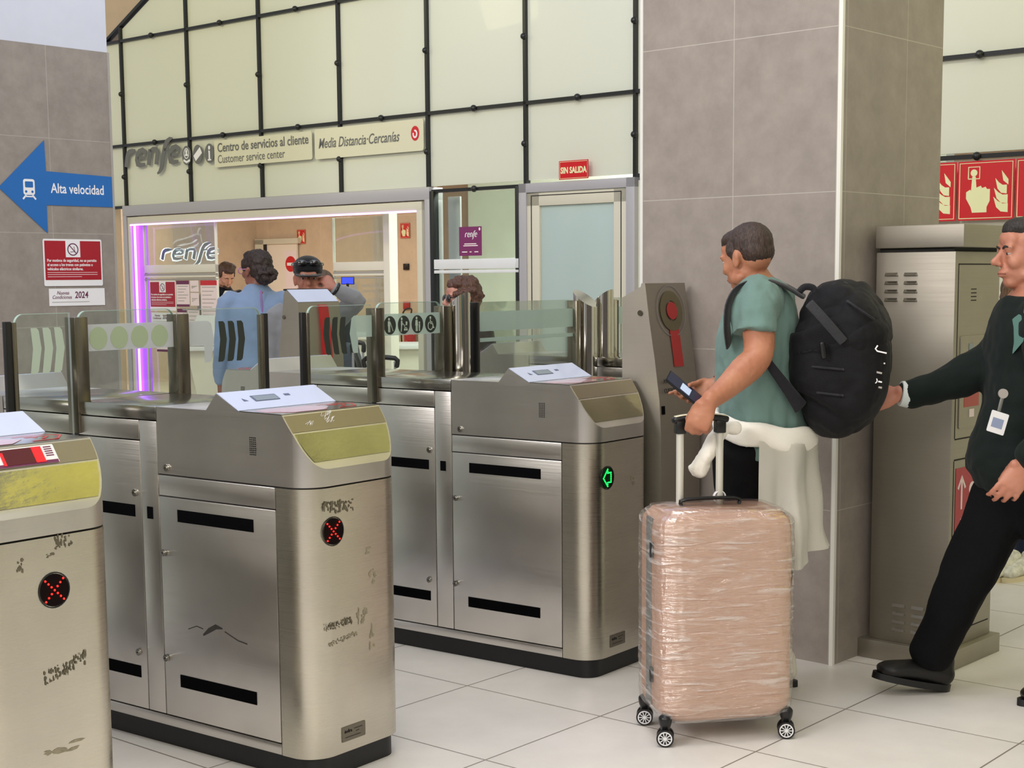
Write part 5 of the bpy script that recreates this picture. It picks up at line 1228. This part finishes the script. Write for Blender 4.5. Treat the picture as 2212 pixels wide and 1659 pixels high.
    sweep(bm, [P(a, b, -.10) for a, b, _, _ in secs], [(c, d) for _, _, c, d in secs], side=fw, k=4, n=28, sq=3.2); fuse('top_lid', bm, nyl, bp_, .006, 2, .004, 14)
    bm = BM(); secs = [(1866, 700, .042, .11), (1880, 735, .056, .13), (1880, 775, .058, .13)]
    sweep(bm, [P(a, b, -.13) for a, b, _, _ in secs], [(c, d) for _, _, c, d in secs], side=fw, k=4, n=24, sq=3); fuse('upper_pocket', bm, nyl, bp_, .006, 2, .005, 14)
    bm = BM(); secs = [(1872, 795, .070, .145), (1872, 840, .066, .140), (1862, 872, .054, .12)]
    sweep(bm, [P(a, b, -.13) for a, b, _, _ in secs], [(c, d) for _, _, c, d in secs], side=fw, k=4, n=24, sq=3); pk = fuse('lower_pocket', bm, nyl, bp_, .006, 2, .004, 12)
    bm = BM(); secs = [(1826, 878, .100, .12), (1816, 894, .085, .10)]
    sweep(bm, [P(a, b, -.10) for a, b, _, _ in secs], [(c, d) for _, _, c, d in secs], side=fw, k=4, n=24, sq=3); fuse('bottom_pocket', bm, nyl, bp_, .007, 2, .004, 12)
    web = cloth('black_webbing', '#1c1c22', .1, .3, .6)
    def strap(name, pts, rad, m=web, side=None, k=5): bm = BM(); sweep(bm, [P(*p) for p in pts], rad, side=side, k=k, n=12); return obj(name, bm, m, bp_, ang=60)
    strap('shoulder_strap', [(1574, 742, -.15), (1570, 700, -.20), (1575, 655, -.20), (1598, 622, -.16), (1640, 606, -.13), (1690, 616, -.13), (1735, 642, -.13)], [(.030, .008), (.032, .009), (.034, .010), (.034, .010), (.034, .010), (.028, .008), (.02, .006)], side=lf)
    strap('shoulder_strap', [(1600, 640, .12), (1640, 604, .10), (1690, 615, .08), (1735, 640, .06)], [(.034, .01)]*4, side=lf)
    strap('lower_strap', [(1650, 768, -.20), (1668, 795, -.205), (1700, 838, -.20), (1730, 880, -.18)], [(.013, .004), (.015, .004), (.020, .005), (.028, .006)], side=UP)
    strap('compression_strap', [(1748, 655, -.27), (1780, 690, -.285), (1822, 738, -.285)], [(.016, .003)]*3, side=RT*.7+UP*.7, m=cloth('dark_grey_webbing', '#2f3034', .1, .3, .5))
    strap('grab_handle', [(1725, 632, -.12), (1738, 620, -.12), (1756, 622, -.12), (1762, 636, -.12)], [(.012, .006)]*4)
    strap('grab_handle', [(1788, 640, -.14), (1802, 622, -.14), (1826, 620, -.14), (1840, 640, -.14)], [(.016, .008)]*4)
    strap('red_zip_tab', [(1822, 621, -.16), (1832, 628, -.17)], [(.006, .004)]*2, m='redl')
    strap('side_buckle', [(1776, 742, -.27), (1780, 772, -.27)], [(.010, .008)]*2, m='black')
    for (a, b, a2, b2) in ((1755, 792, 1840, 800), (1765, 848, 1850, 858), (1830, 650, 1888, 690), (1830, 795, 1905, 782)):
        bm = BM(); prev = []
        for i in range(9):
            x = a+(a2-a)*i/8; y = b+(b2-b)*i/8
            for ob in (pk, main):
                q, nn = surf(ob, x, y)
                if q is not None: prev.append(q+(CAMP-q).normalized()*.012); break
        if len(prev) > 2: sweep(bm, prev, [(.004, .003)]*len(prev), k=2, n=8); obj('seam_piping', bm, web, bp_)
    for (x, y, kind, L) in ((1893, 758, 'm', 22), (1892, 781, 'o', 20), (1890, 803, 'b', 15), (1889, 822, 'o', 16), (1897, 836, 'b', 8)):
        q, nn = surf(pk, x, y)
        if q is None: q, nn = surf(main, x, y)
        if q is None: continue
        q = q+(CAMP-q).normalized()*.008
        X = (RT*.96-UP*.22-FW*.12).normalized(); Y = (CAMP-q).normalized().cross(X).normalized(); f = Fr(q, X, Y); k = 5.0/3210
        bm = BM()
        if kind == 'm': stroke(bm, f, [(0, 12*k), (-3*k, 4*k), (2*k, 0), (L*k, 0)], 3*k, 0, .001)
        elif kind == 'o': c = circ(2*k, 0, 3.5*k, 5*k, 12); stroke(bm, f, c+[c[0]], 2*k, 0, .001); stroke(bm, f, [(8*k, 0), (L*k, 0)], 3.2*k, 0, .001)
        else: stroke(bm, f, [(0, 0), (L*k, 0)], 4*k, 0, .001)
        obj('white_logo', bm, 'greyl' if kind == 'b' else 'whitel', bp_)
    # bracelet and phone
    bm = BM(); ax = RT*-.97; c = P(1545, 834, .21)
    for m_, dx in (('redl', 0), ('whitel', .008)):
        b2 = BM(); pts = [c+RT*dx+(UP*cos(a)*.036+FW*sin(a)*.036) for a in [2*pi*i/20 for i in range(22)]]; sweep(b2, pts, [.0045]*22, k=1, n=8, cap=False); obj('bracelet', b2, m_, t)
    bm.free()
    e1 = (P(1516.8, 860, .10)-P(1448.7, 803.6, .10)).normalized(); e2 = (P(1448.7, 803.6, .0)-P(1435.4, 819.5, 0)).normalized()
    e2 = (e2*.5+FW*.86); e2 = (e2-e1*e2.dot(e1)).normalized(); pc = P(1475.5, 841, .135); ph = thing('phone', 'black phone with a pale ticket on its screen, held by the person in green', 'phone', pc-UP*.05)
    nn = e1.cross(e2)
    if nn.dot(CAMP-pc) < 0: nn = -nn; f = Fr(pc, e2, e1); 
    else: f = Fr(pc, e1, e2)
    f.N = nn; f.X, f.Y = e1, e2
    def pr(pts, n0, t_): b = BM(); return prism(b, [f.O+f.X*x+f.Y*y+f.N*n0 for x, y in pts], f.N*t_)
    obj('phone_body', pr(rrect(-.076, -.036, .076, .036, .008), 0, .008), 'black', ph)
    obj('phone_screen', pr(rrect(-.072, -.033, .072, .033, .006), .008, .0006), mat('dim_screen', '#22283a', .15, emit=.12, ecol='#3a4666'), ph)
    obj('phone_ticket', pr(rrect(-.014, -.024, .028, .020, .002), .0088, .0004), mat('ticket_glow', '#c2d0e8', .4, emit=.35, ecol='#c2d4f4'), ph)
man_green()

# ---- generic standing figure
def figure(label, D, px, ytop, fwd, skin, hair, top, bottom, build=1.0, hp=0.0, hyaw=None, headx=0.0, female=False, arms=None, hairstyle='short', vox=.009, torso_a=.115, torso_b=.185, lean=0.0, feet=True, sleeve=None, hscale=1.0, nose=1.0, brows='#2a201c', eyes=True, neckz=0.0, topnz=.008, lip='#a0605a', face=True):
    fw = (RT*fwd[0]+FW*fwd[1]).normalized(); lf = UP.cross(fw)
    zt = at(px, ytop, D).z; base = foot(px, 700, D); t = thing('person', label, 'person', base)
    hy = hyaw or fwd; hfw = (RT*hy[0]+FW*hy[1]).normalized()
    X = lambda z, a=0.0, b=0.0: base+UP*z+fw*(a+lean*max(0, z-.9))+lf*b     # a forward, b to the left
    hc = X(zt-.118*hscale, .03+headx, 0)
    Mx = hmat(hc, hfw, hp, hscale); zs = zt-.285*hscale-neckz
    sm = skinmat('skin', skin); hm = hairmat('hair', hair)
    bm = BM(); head_parts(bm, Mx, nose, 1.0, female)
    sweep(bm, [hc-UP*.03-hfw*.02, X(zs+.06, .01), X(zs, 0)], [.052*hscale, .055, .085], k=3)
    hz = zt*.52
    S = [(zs+.02, .07, .10), (zs-.04, .095, torso_b-.02), (zs-.16, torso_a-.015, torso_b-.015), (zs-.32, torso_a-.02, torso_b-.04), (hz+.08, torso_a-.01, torso_b-.035), (hz-.06, .11, .15)]
    sweep(bm, [X(z) for z, _, _ in S], [(a*build, b*build) for _, a, b in S], side=fw, k=3, n=20)
    A = arms or {}
    J = {}
    for s in (1, -1):
        key = 'l' if s > 0 else 'r'
        sh = X(zs-.045, 0, s*(torso_b-.01)*build)
        if key in A: el, wr, hd = A[key]
        else: el = X(zs-.33, -.02, s*(torso_b+.035)); wr = X(zs-.56, .06, s*(torso_b+.04)); hd = (-UP+fw*.2, lf*s, fw)
        J[s] = (sh, el, wr)
        sweep(bm, [sh, (sh+el)/2, el, (el+wr)/2, wr], [.050, .045, .040, .038, .027], k=3, n=14)
        hand(bm, wr, hd[0], hd[1], hd[2], curls=hd[3] if len(hd) > 3 else (.3, .35, .3), s=.98)
    for s in (1, -1): sweep(bm, [X(hz-.02, 0, s*.09), X(hz*.52, .01, s*.09), X(.10, -.02, s*.09)], [.075, .05, .035], k=3, n=14)
    body = fuse('body', bm, sm, t, min(vox, .0075), 4)
    # garments
    bm = BM(); S2 = [(zs+.028, .075, .095), (zs-.02, .105, torso_b-.02), (zs-.12, torso_a+.012, torso_b+.012), (zs-.32, torso_a+.008, torso_b-.012), (hz+.06, torso_a+.018, torso_b), (hz-.08, torso_a+.018, torso_b)]
    sweep(bm, [X(z) for z, _, _ in S2], [(a*build, b*build) for _, a, b in S2], side=fw, k=4, n=24)
    for s in (1, -1):
        sh, el, wr = J[s]; w2 = el+(wr-el)*.93; sweep(bm, [X(zs-.05, 0, s*(torso_b-.05)*build), sh, (sh+el)/2, el, (el+w2)/2, w2], [.075, .068, .062, .058, .052, .042], k=3, n=16)
    fuse('top', bm, top, t, vox, 2, topnz, 7)
    bm = BM(); sweep(bm, [X(hz+.04), X(hz-.05), X(hz-.12)], [(torso_a+.01, torso_b-.005), (torso_a+.012, torso_b-.005), (.10, .15)], side=fw, k=3, n=20)
    for s in (1, -1): sweep(bm, [X(hz-.08, 0, s*.09), X(hz*.52, .01, s*.095), X(.09, -.02, s*.095)], [.095, .07, .06], k=3, n=16)
    fuse('trousers', bm, bottom, t, .012, 2, .006, 6)
    if feet:
        for s in (1, -1): shoe('shoe', t, X(0, -.09, s*.095), fw, .26, 'black', 'black')
    # hair
    bm = BM()
    if hairstyle in ('short', 'curly', 'quiff'):
        hb(bm, Mx, (0, -.028, .044), (.080, .094, .081)); hb(bm, Mx, (0, -.058, 0), (.073, .064, .070)); hb(bm, Mx, (0, .030, .080), (.060, .058, .038)); hb(bm, Mx, (0, -.068, -.038), (.056, .042, .04))
        for s in (-1, 1): hb(bm, Mx, (s*.068, .005, .022), (.014, .034, .040))
    if hairstyle == 'quiff': hb(bm, Mx, (0, .060, .102), (.052, .045, .034)); hb(bm, Mx, (.01, .092, .100), (.034, .026, .022)); hb(bm, Mx, (-.02, .02, .115), (.05, .05, .025))
    if hairstyle == 'curly':
        rs = random.Random(5)
        for i in range(46):
            a = rs.uniform(0, 2*pi); b = rs.uniform(-.35, 1.2); r = .088
            x, y, z = r*cos(b)*cos(a)*.93, -.022+r*1.08*cos(b)*sin(a), .035+r*sin(b)
            if y > .055 and z < .07: continue
            hb(bm, Mx, (x, y, z), (.024, .024, .020), seg=10, rings=8)
    if hairstyle == 'bun':
        rs = random.Random(9)
        hb(bm, Mx, (0, -.028, .044), (.082, .098, .084)); hb(bm, Mx, (0, -.055, .005), (.078, .070, .074)); hb(bm, Mx, (0, .025, .078), (.062, .062, .042)); hb(bm, Mx, (0, -.090, -.040), (.068, .052, .052))
        for s in (-1, 1): hb(bm, Mx, (s*.072, .010, .030), (.014, .045, .042))
        for i in range(34):
            a = rs.uniform(0, 2*pi); b = rs.uniform(-1.2, 1.2)
            hb(bm, Mx, (.062*cos(b)*cos(a), -.088+.052*sin(b)*.8-.02, -.036+.050*cos(b)*sin(a)), (.020, .018, .015), seg=10, rings=8)
    if hairstyle == 'sides':
        hb(bm, Mx, (0, -.040, .01), (.079, .078, .055)); hb(bm, Mx, (0, -.068, -.03), (.058, .042, .045))
    hrr = fuse('hair', bm, hm, t, .006, 3, {'short': .002, 'sides': .002, 'quiff': .005, 'curly': .007, 'bun': .006}[hairstyle], 38)
    if face: face_bits(t, Mx, hm, body, lip=lip, eyes=eyes)
    return t, Mx, X, fw, lf, zt, zs, body

navy = cloth('navy_suit', '#14161f', .12, .15)
# woman in blue
pale = cloth('pale_blue_jersey', '#7a8fae', .05, .12, .9, .3)
t, Mx, X, fw, lf, zt, zs, body = figure('person in a pale blue jumper with brown braided hair and pink glasses, seen from behind', 9.6, 558, 541, (-.35, .94), '#8a5a4c', '#2c1d18', pale, cloth('grey_trousers', '#3a3c44'), hyaw=(-.72, .69), hairstyle='bun', female=True, torso_b=.205, torso_a=.13, topnz=.006, neckz=-.01, hscale=1.04)
fr_ = mat('pink_glasses', '#c77fb0', .25, coat=.5)
for s in (-1, 1):
    bm = BM(); q = [Mx @ V((s*.034+.026*cos(a), .104, -.004+.020*sin(a))) for a in [2*pi*i/18 for i in range(20)]]; sweep(bm, q, [.0032]*20, k=1, n=8, cap=False); g = obj('glasses_rim', bm, fr_, t)
    bm = BM(); sweep(bm, [Mx @ V((s*.060, .102, .004)), Mx @ V((s*.080, .05, .004)), Mx @ V((s*.080, -.01, .004))], [.003]*3, k=2, n=8); obj('glasses_temple', bm, fr_, t)
bm = BM(); pts = [X(z, -.125-.012*math.sin((zs-z)*9), .0) for z in (zs+.03, zs-.02, zs-.1, zs-.2, zs-.32, zs-.45)]
sweep(bm, pts, [(.006, .004)]*6, side=RT, k=3, n=8); obj('lanyard_cord', bm, mat('purple_cord', '#8a5a9c', .6), t)

# man in the cap, forearm raised to his ear
D = 9.0; P = lambda px, py, dd=0.0: at(px, py, D+dd)
greyk = cloth('grey_jersey', '#7c7e82', .08, .12, .9, .3)
arms = {'l': (P(770, 650, -.06), P(722, 622, -.10), (RT*-.70+UP*.68+FW*.15, -FW*.8+RT*.5, -RT-FW*.4, (.9, 1.2, 1.0)))}
t, Mx, X, fw, lf, zt, zs, body = figure('person in a black cap and grey sweater, hand raised to the ear', D, 668, 557, (.1, -.99), '#a26c5a', '#8a8580', greyk, cloth('dark_trousers', '#22242a'), arms=arms, hairstyle='sides', hyaw=(.16, -.98), torso_b=.20, hscale=1.05)
capm = cloth('black_cap_cloth', '#0e0e12', .1, .2)
cp = thing('baseball_cap', 'black baseball cap on the head of the person in the grey sweater', 'cap', Mx @ V((0, 0, .03)))
bm = BM(); hb(bm, Mx, (0, -.014, .062), (.086, .104, .070)); hb(bm, Mx, (0, -.02, .045), (.085, .102, .045)); hb(bm, Mx, (0, .022, .050), (.078, .074, .034)); fuse('crown', bm, capm, cp, .006, 2)
bm = BM(); v0 = []; 
pts = [(-.078, .050), (-.070, .10), (-.045, .145), (0, .160), (.045, .145), (.070, .10), (.078, .050)]
prism(bm, [Mx @ V((x, y, .034-.25*max(0, y-.06)-1.9*x*x)) for x, y in pts], Mx.to_3x3() @ V((0, 0, .006))); obj('peak', bm, capm, cp)
sgl = thing('sunglasses', 'black sunglasses resting on the black cap', 'sunglasses', Mx @ V((0, .09, .08)))
dk = mat('black_lens', '#08080c', .08, coat=.8)
for s in (-1, 1):
    bm = BM(); hb(bm, Mx, (s*.034, .088, .088), (.030, .012, .018)); obj('lens', bm, dk, sgl)
    bm = BM(); sweep(bm, [Mx @ V((s*.062, .080, .090)), Mx @ V((s*.088, .02, .085)), Mx @ V((s*.088, -.04, .075))], [.004]*3, k=2, n=8); obj('temple', bm, dk, sgl)
bm = BM(); sweep(bm, [Mx @ V((-.01, .097, .09)), Mx @ V((.01, .097, .09))], [.004]*2, k=1, n=8); obj('bridge', bm, dk, sgl)
bm = BM(); w_ = P(726, 624, -.10); ax = (P(770, 650, -.06)-w_).normalized(); s1 = ax.orthogonal().normalized(); s2 = ax.cross(s1)
sweep(bm, [w_+(s1*cos(a)+s2*sin(a))*.034 for a in [2*pi*i/18 for i in range(20)]], [.009]*20, k=1, n=8, cap=False); obj('wristband', bm, 'black', t)

# head behind him
figure('person with short brown hair mostly hidden behind the person in the cap', 10.6, 697, 584, (-.3, .95), '#c08a70', '#5a4638', cloth('dark_top', '#2a2c33'), cloth('dark_trousers_b', '#22242a'), torso_b=.17, hyaw=(-.5, .85))

# woman with sunglasses
patt = mat('black_patterned_fabric', '#3b3534', .8, var=.55, vscale=38, bump=.3, bscale=90)
t, Mx, X, fw, lf, zt, zs, body = figure('person with curly auburn hair and dark sunglasses in a patterned black top', 9.6, 1006, 601, (-.8, -.6), '#c48f80', '#5a3c30', patt, cloth('black_trousers_b', '#15151a'), hyaw=(-.93, -.36), hairstyle='curly', female=True, torso_b=.20, torso_a=.15, build=1.08, hscale=1.1)
for s in (-1, 1):
    bm = BM(); hb(bm, Mx, (s*.033, .094, .002), (.030, .012, .023)); obj('sunglasses_lens', bm, dk, t)
    bm = BM(); sweep(bm, [Mx @ V((s*.060, .088, .008)), Mx @ V((s*.083, .03, .010)), Mx @ V((s*.085, -.01, .004))], [(.003, .005)]*3, k=2, n=8); obj('sunglasses_temple', bm, dk, t)

# shop employee
D = 14.65; P = lambda px, py, dd=0.0: at(px, py, D+dd)
t, Mx, X, fw, lf, zt, zs, body = figure('bearded employee in a dark suit and tie looking down at the service counter', D, 484, 569, (.55, -.83), '#d09a7e', '#4a3020', navy, navy, hp=R_(32), hairstyle='quiff', torso_b=.195, headx=.06, eyes=False, topnz=.004)
t['label'] = 'person in a dark suit and tie looking down behind the service counter'
wh = cloth('white_shirt', '#e8e6e4', .02, .1)
bm = BM(); f = Fr(X(zs-.28, .128, 0), -lf, UP); fpoly(bm, f, [(0, 0), (.055, .26), (.03, .30), (-.03, .30), (-.055, .26)], 0, .012); obj('shirt_front', bm, wh, t)
bm = BM(); fpoly(bm, f, [(0, .0), (.018, .05), (.012, .24), (-.012, .24), (-.018, .05)], .013, .006); obj('tie', bm, mat('plum_tie', '#4a2c3c', .6), t)
bm = BM()
for s in (-1, 1): fpoly(bm, f, [(s*.02, .05), (s*.075, .24), (s*.05, .27), (s*.0, .02)], .010, .008)
obj('lapel', bm, navy, t)
bm = BM(); hb(bm, Mx, (0, .062, -.085), (.040, .034, .030)); hb(bm, Mx, (0, .092, -.05), (.022, .010, .006)); fuse('beard', bm, hairmat('brown_beard', '#3a261c'), t, .006, 1, .003, 60)

# ---- man striding at the right
def man_right():
    D = 5.15; P = lambda px, py, dd=0.0: at(px, py, D+dd)
    t = thing('person', 'person in a dark green suit striding left past the steel cabinet, arm stretched forward', 'person', foot(2130, 1490, D+.05))
    fw = (RT*-.98-FW*.18).normalized(); lf = UP.cross(fw)
    skin = skinmat('skin_suit_man', '#b9806a'); hr = hairmat('dark_short_hair', '#2a2422')
    Mx = hmat(P(2219, 545), RT*-.99-FW*.12, R_(3), 1.04)
    bm = BM(); head_parts(bm, Mx, 1.12, 1.05)
    sweep(bm, [P(2226, 570), P(2232, 605), P(2236, 640)], [.056, .060, .085], k=3)
    S = [(2236, 650, .09, .12), (2236, 680, .115, .175), (2240, 740, .125, .18), (2240, 830, .12, .165), (2235, 910, .12, .16), (2225, 990, .12, .15)]
    sweep(bm, [P(a, b) for a, b, _, _ in S], [(c, d) for _, _, c, d in S], side=fw, k=3, n=20)
    Wf = P(1942, 850, .10)
    sweep(bm, [P(2225, 700, .10), P(2160, 760, .12), P(2090, 808, .10), P(2010, 830, .10), Wf], [.045, .045, .045, .036, .028], k=4)
    hand(bm, Wf, RT*-.88-UP*.30, FW*-.8+UP*.5, UP*.6-FW*.2+RT*-.1, curls=[(.3, .4, .3), (.4, .5, .4), (.5, .6, .4), (.6, .6, .5)], s=1.0)
    Wn = P(2214, 1000, -.27)
    sweep(bm, [P(2246, 700, -.13), P(2285, 860, -.24), P(2250, 950, -.27), Wn], [.045, .045, .038, .029], k=4)
    hand(bm, Wn, RT*-.50-UP*.86, FW*-.95+RT*-.15, RT*-.86+UP*.3, curls=[(.15, .55, .5), (.25, .6, .5), (.3, .65, .5), (.35, .7, .5)], spread=.08, tdir=FW*.8-UP*.5-RT*.1, s=1.12)
    sweep(bm, [P(2215, 1010), P(2110, 1215, .04), P(2015, 1415, .08)], [.085, .06, .042], k=3); sweep(bm, [P(2240, 1010, -.08), P(2290, 1240, -.06), P(2275, 1460, -.05)], [.085, .06, .042], k=3)
    body = fuse('body', bm, skin, t, .0058, 4, .001, 60)
    bm = BM(); hb(bm, Mx, (0, -.030, .048), (.0785, .093, .079)); hb(bm, Mx, (0, -.060, .0), (.072, .062, .068)); hb(bm, Mx, (0, .022, .082), (.056, .058, .036)); hb(bm, Mx, (0, .052, .074), (.04, .03, .022))
    for s in (-1, 1): hb(bm, Mx, (s*.067, .010, .026), (.013, .030, .036)); hb(bm, Mx, (s*.069, .014, -.008), (.007, .011, .028))
    fuse('hair', bm, hr, t, .005, 4, .0012, 70)
    face_bits(t, Mx, hr, body, lip='#8a4a44')
    suit = cloth('dark_green_suit', '#121b19', .15, .12, .85, .05)
    bm = BM(); S = [(2236, 630, .068, .074), (2240, 645, .09, .10), (2236, 668, .13, .175), (2234, 730, .158, .20), (2232, 800, .160, .195), (2226, 880, .160, .185), (2212, 960, .172, .19), (2200, 1012, .180, .195)]
    sweep(bm, [P(a, b) for a, b, _, _ in S], [(c, d) for _, _, c, d in S], side=fw, k=4, n=28)
    sweep(bm, [P(2235, 690, .10), P(2190, 725, .13), P(2150, 775, .12), P(2085, 812, .10), P(2020, 836, .10), P(1962, 852, .10)], [.085, .088, .078, .070, .060, .052], k=4, n=18)
    sweep(bm, [P(2244, 690, -.10), P(2262, 745, -.18), P(2290, 860, -.24), P(2262, 945, -.27), P(2224, 990, -.275)], [.088, .086, .072, .062, .055], k=4, n=18)
    JK = fuse('jacket', bm, suit, t, .0075, 2, .009, 7); bpy.context.view_layer.update()
    bm = BM(); f = Fr(P(2196, 660, -.16), RT, UP); q = [surf(JK, x, y)[0] for x, y in ((2188, 690), (2188, 764), (2210, 738), (2222, 690), (2216, 664))]; prism(bm, [v-(v-CAMP).normalized()*.004 for v in q if v is not None], FW*.01); obj('teal_shirt', bm, cloth('teal_shirt', '#4f7a70', .05, .1), t)
    bm = BM(); ax = (P(1942, 850, .1)-P(1962, 852, .1)).normalized(); cyl(bm, P(1962, 852, .1), P(1945, 850, .1), .048, 24, .044); obj('shirt_cuff', bm, cloth('white_cuff', '#d4dcdc', .02, .1), t)
    tr = cloth('black_suit_trousers', '#07080b', .2, .15, .9, 0)
    bm = BM(); sweep(bm, [P(2215, 985), P(2212, 1030)], [(.165, .18), (.15, .175)], side=fw, k=3, n=24)
    sweep(bm, [P(2195, 1020, 0), P(2150, 1120, .02), P(2105, 1215, .04), P(2052, 1320, .06), P(2012, 1412, .08)], [.120, .108, .098, .088, .078], k=4, n=20)
    sweep(bm, [P(2240, 1020, -.08), P(2290, 1240, -.06), P(2275, 1470, -.05)], [.12, .09, .078], k=4, n=20)
    fuse('trousers', bm, tr, t, .009, 3, .010, 5)
    h = at(2052, 1482, D+.10); h.z = 0.0
    shoe('shoe', t, h, RT*-.98-FW*.1, .30, mat('black_shoe_leather', '#100d0c', .5), 'black', tip=R_(12), w_=.058)
    h = foot(2330, 1525, D-.06)
    shoe('shoe', t, foot(2196, 1524, D-.06)+RT*.27, RT*-.98-FW*.1, .28, mat('black_shoe_leather_b', '#17140f', .35, coat=.2), 'black', w_=.05)
    # badge
    p = P(2166, 850, -.215); bd = thing('id_badge', 'white identity badge hanging from a reel on the dark green jacket', 'badge', P(2155, 937, -.22))
    bm = BM(); cyl(bm, p, p-FW*.008, .016, 20); obj('reel', bm, 'greyl', bd)
    bm = BM(); sweep(bm, [P(2166, 856, -.22), P(2158, 888, -.225)], [(.006, .002)]*2, side=RT, k=2, n=8); obj('badge_strap', bm, 'grey', bd)
    bm = BM(); f = Fr(P(2155, 913, -.23), RT*.93-UP*.30, UP*.95+RT*.25); fpoly(bm, f, rrect(-.030, -.036, .030, .036, .004), 0, .002); cd = obj('card', bm, 'white', bd)
    bm = BM(); frect(bm, f, -.02, -.018, .018, .014, .002, .0005); obj('card_print', bm, mat('pale_blue_print', '#8a96b4', .5), cd)
man_right()
# person behind him, only hair, hem and shoe show
t, Mx, X, fw, lf, zt, zs, body = figure('person with long brown hair mostly hidden behind the striding person in the suit', 7.4, 2196, 590, (.2, -.97), '#c89a80', '#6a4a34', cloth('brown_top', '#4a4038'), cloth('navy_jeans', '#27304a'), female=True, torso_b=.17, feet=False)
bm = BM()
for s in (-1, 1): hs(bm, Mx, [(s*.06, .0, .05), (s*.075, .0, -.03), (s*.078, .01, -.12), (s*.07, .03, -.22)], [.03, .03, .034, .02], k=4)
fuse('long_hair', bm, hairmat('long_brown_hair', '#7a5a40'), t, .007, 1, .008, 30)
for s in (1, -1):
    h = foot(2215 if s > 0 else 2250, 1248, 7.2); shoe('sneaker', t, h+FW*.1, -RT*.8-FW*.6, .27, mat('white_sneaker', '#d4d2c4', .6, var=.25, vscale=50), mat('cream_sole', '#dccfae', .6))
# luggage standing beyond the gates
def trolley(px, py_top, D, w_, label, dark):
    p = at(px, py_top, D); b = V((p.x, p.y, 0)); t = thing('trolley_case', label, 'suitcase', b); zb = p.z-.34
    m = cloth('luggage_'+str(px), dark, .15, .2)
    bm = BM(); sweep(bm, [b+UP*.08, b+UP*(zb-.06), b+UP*zb], [(w_, .11), (w_, .11), (w_*.9, .09)], side=RT, k=3, n=24, sq=4); obj('case', bm, m, t)
    for s in (-1, 1): bm = BM(); cyl(bm, b+RT*(s*w_*.45)+UP*zb, b+RT*(s*w_*.45)+UP*(p.z-.02), .008, 10); obj('handle_tube', bm, 'alu', t)
    bm = BM(); sweep(bm, [b+RT*(-w_*.5)+UP*(p.z-.05), b+RT*(-w_*.45)+UP*p.z, b+RT*(w_*.45)+UP*p.z, b+RT*(w_*.5)+UP*(p.z-.05)], [.016]*4, k=3, n=10); obj('grip', bm, 'black', t)
    for s in (-1, 1): bm = BM(); c = b+RT*(s*w_*.8)+UP*.03; cyl(bm, c-RT*.01, c+RT*.01, .03, 16); obj('wheel', bm, 'black', t)
trolley(773, 742, 9.9, .075, 'slim trolley case with an arched grey handle standing beyond the gates', '#5a5e62')
trolley(822, 774, 9.3, .20, 'dark trolley case with a wide black handle standing beyond the gates', '#2c2e34')
p = at(748, 735, 10.2); b = V((p.x, p.y, 0)); bgm = cloth('grey_rucksack', '#4a525a', .2, .3)
t = thing('rucksack', 'grey rucksack standing on a case beyond the gates, beside the arched handle', 'rucksack', b)
bm = BM(); sweep(bm, [b+UP*.1, b+UP*.5, b+UP*.9, b+UP*(p.z-.06)], [(.13, .1), (.13, .11), (.12, .10), (.07, .06)], side=RT, k=3, n=20, sq=3); fuse('bag_body', bm, bgm, t, .01, 2, .008, 10)
bm = BM(); sweep(bm, [b+UP*(p.z-.06)-FW*.1+RT*.05, b+UP*(p.z-.2)-FW*.13+RT*.1, b+UP*(p.z-.45)-FW*.13+RT*.12], [(.02, .008)]*3, side=RT, k=3, n=10); obj('strap', bm, 'black', t)
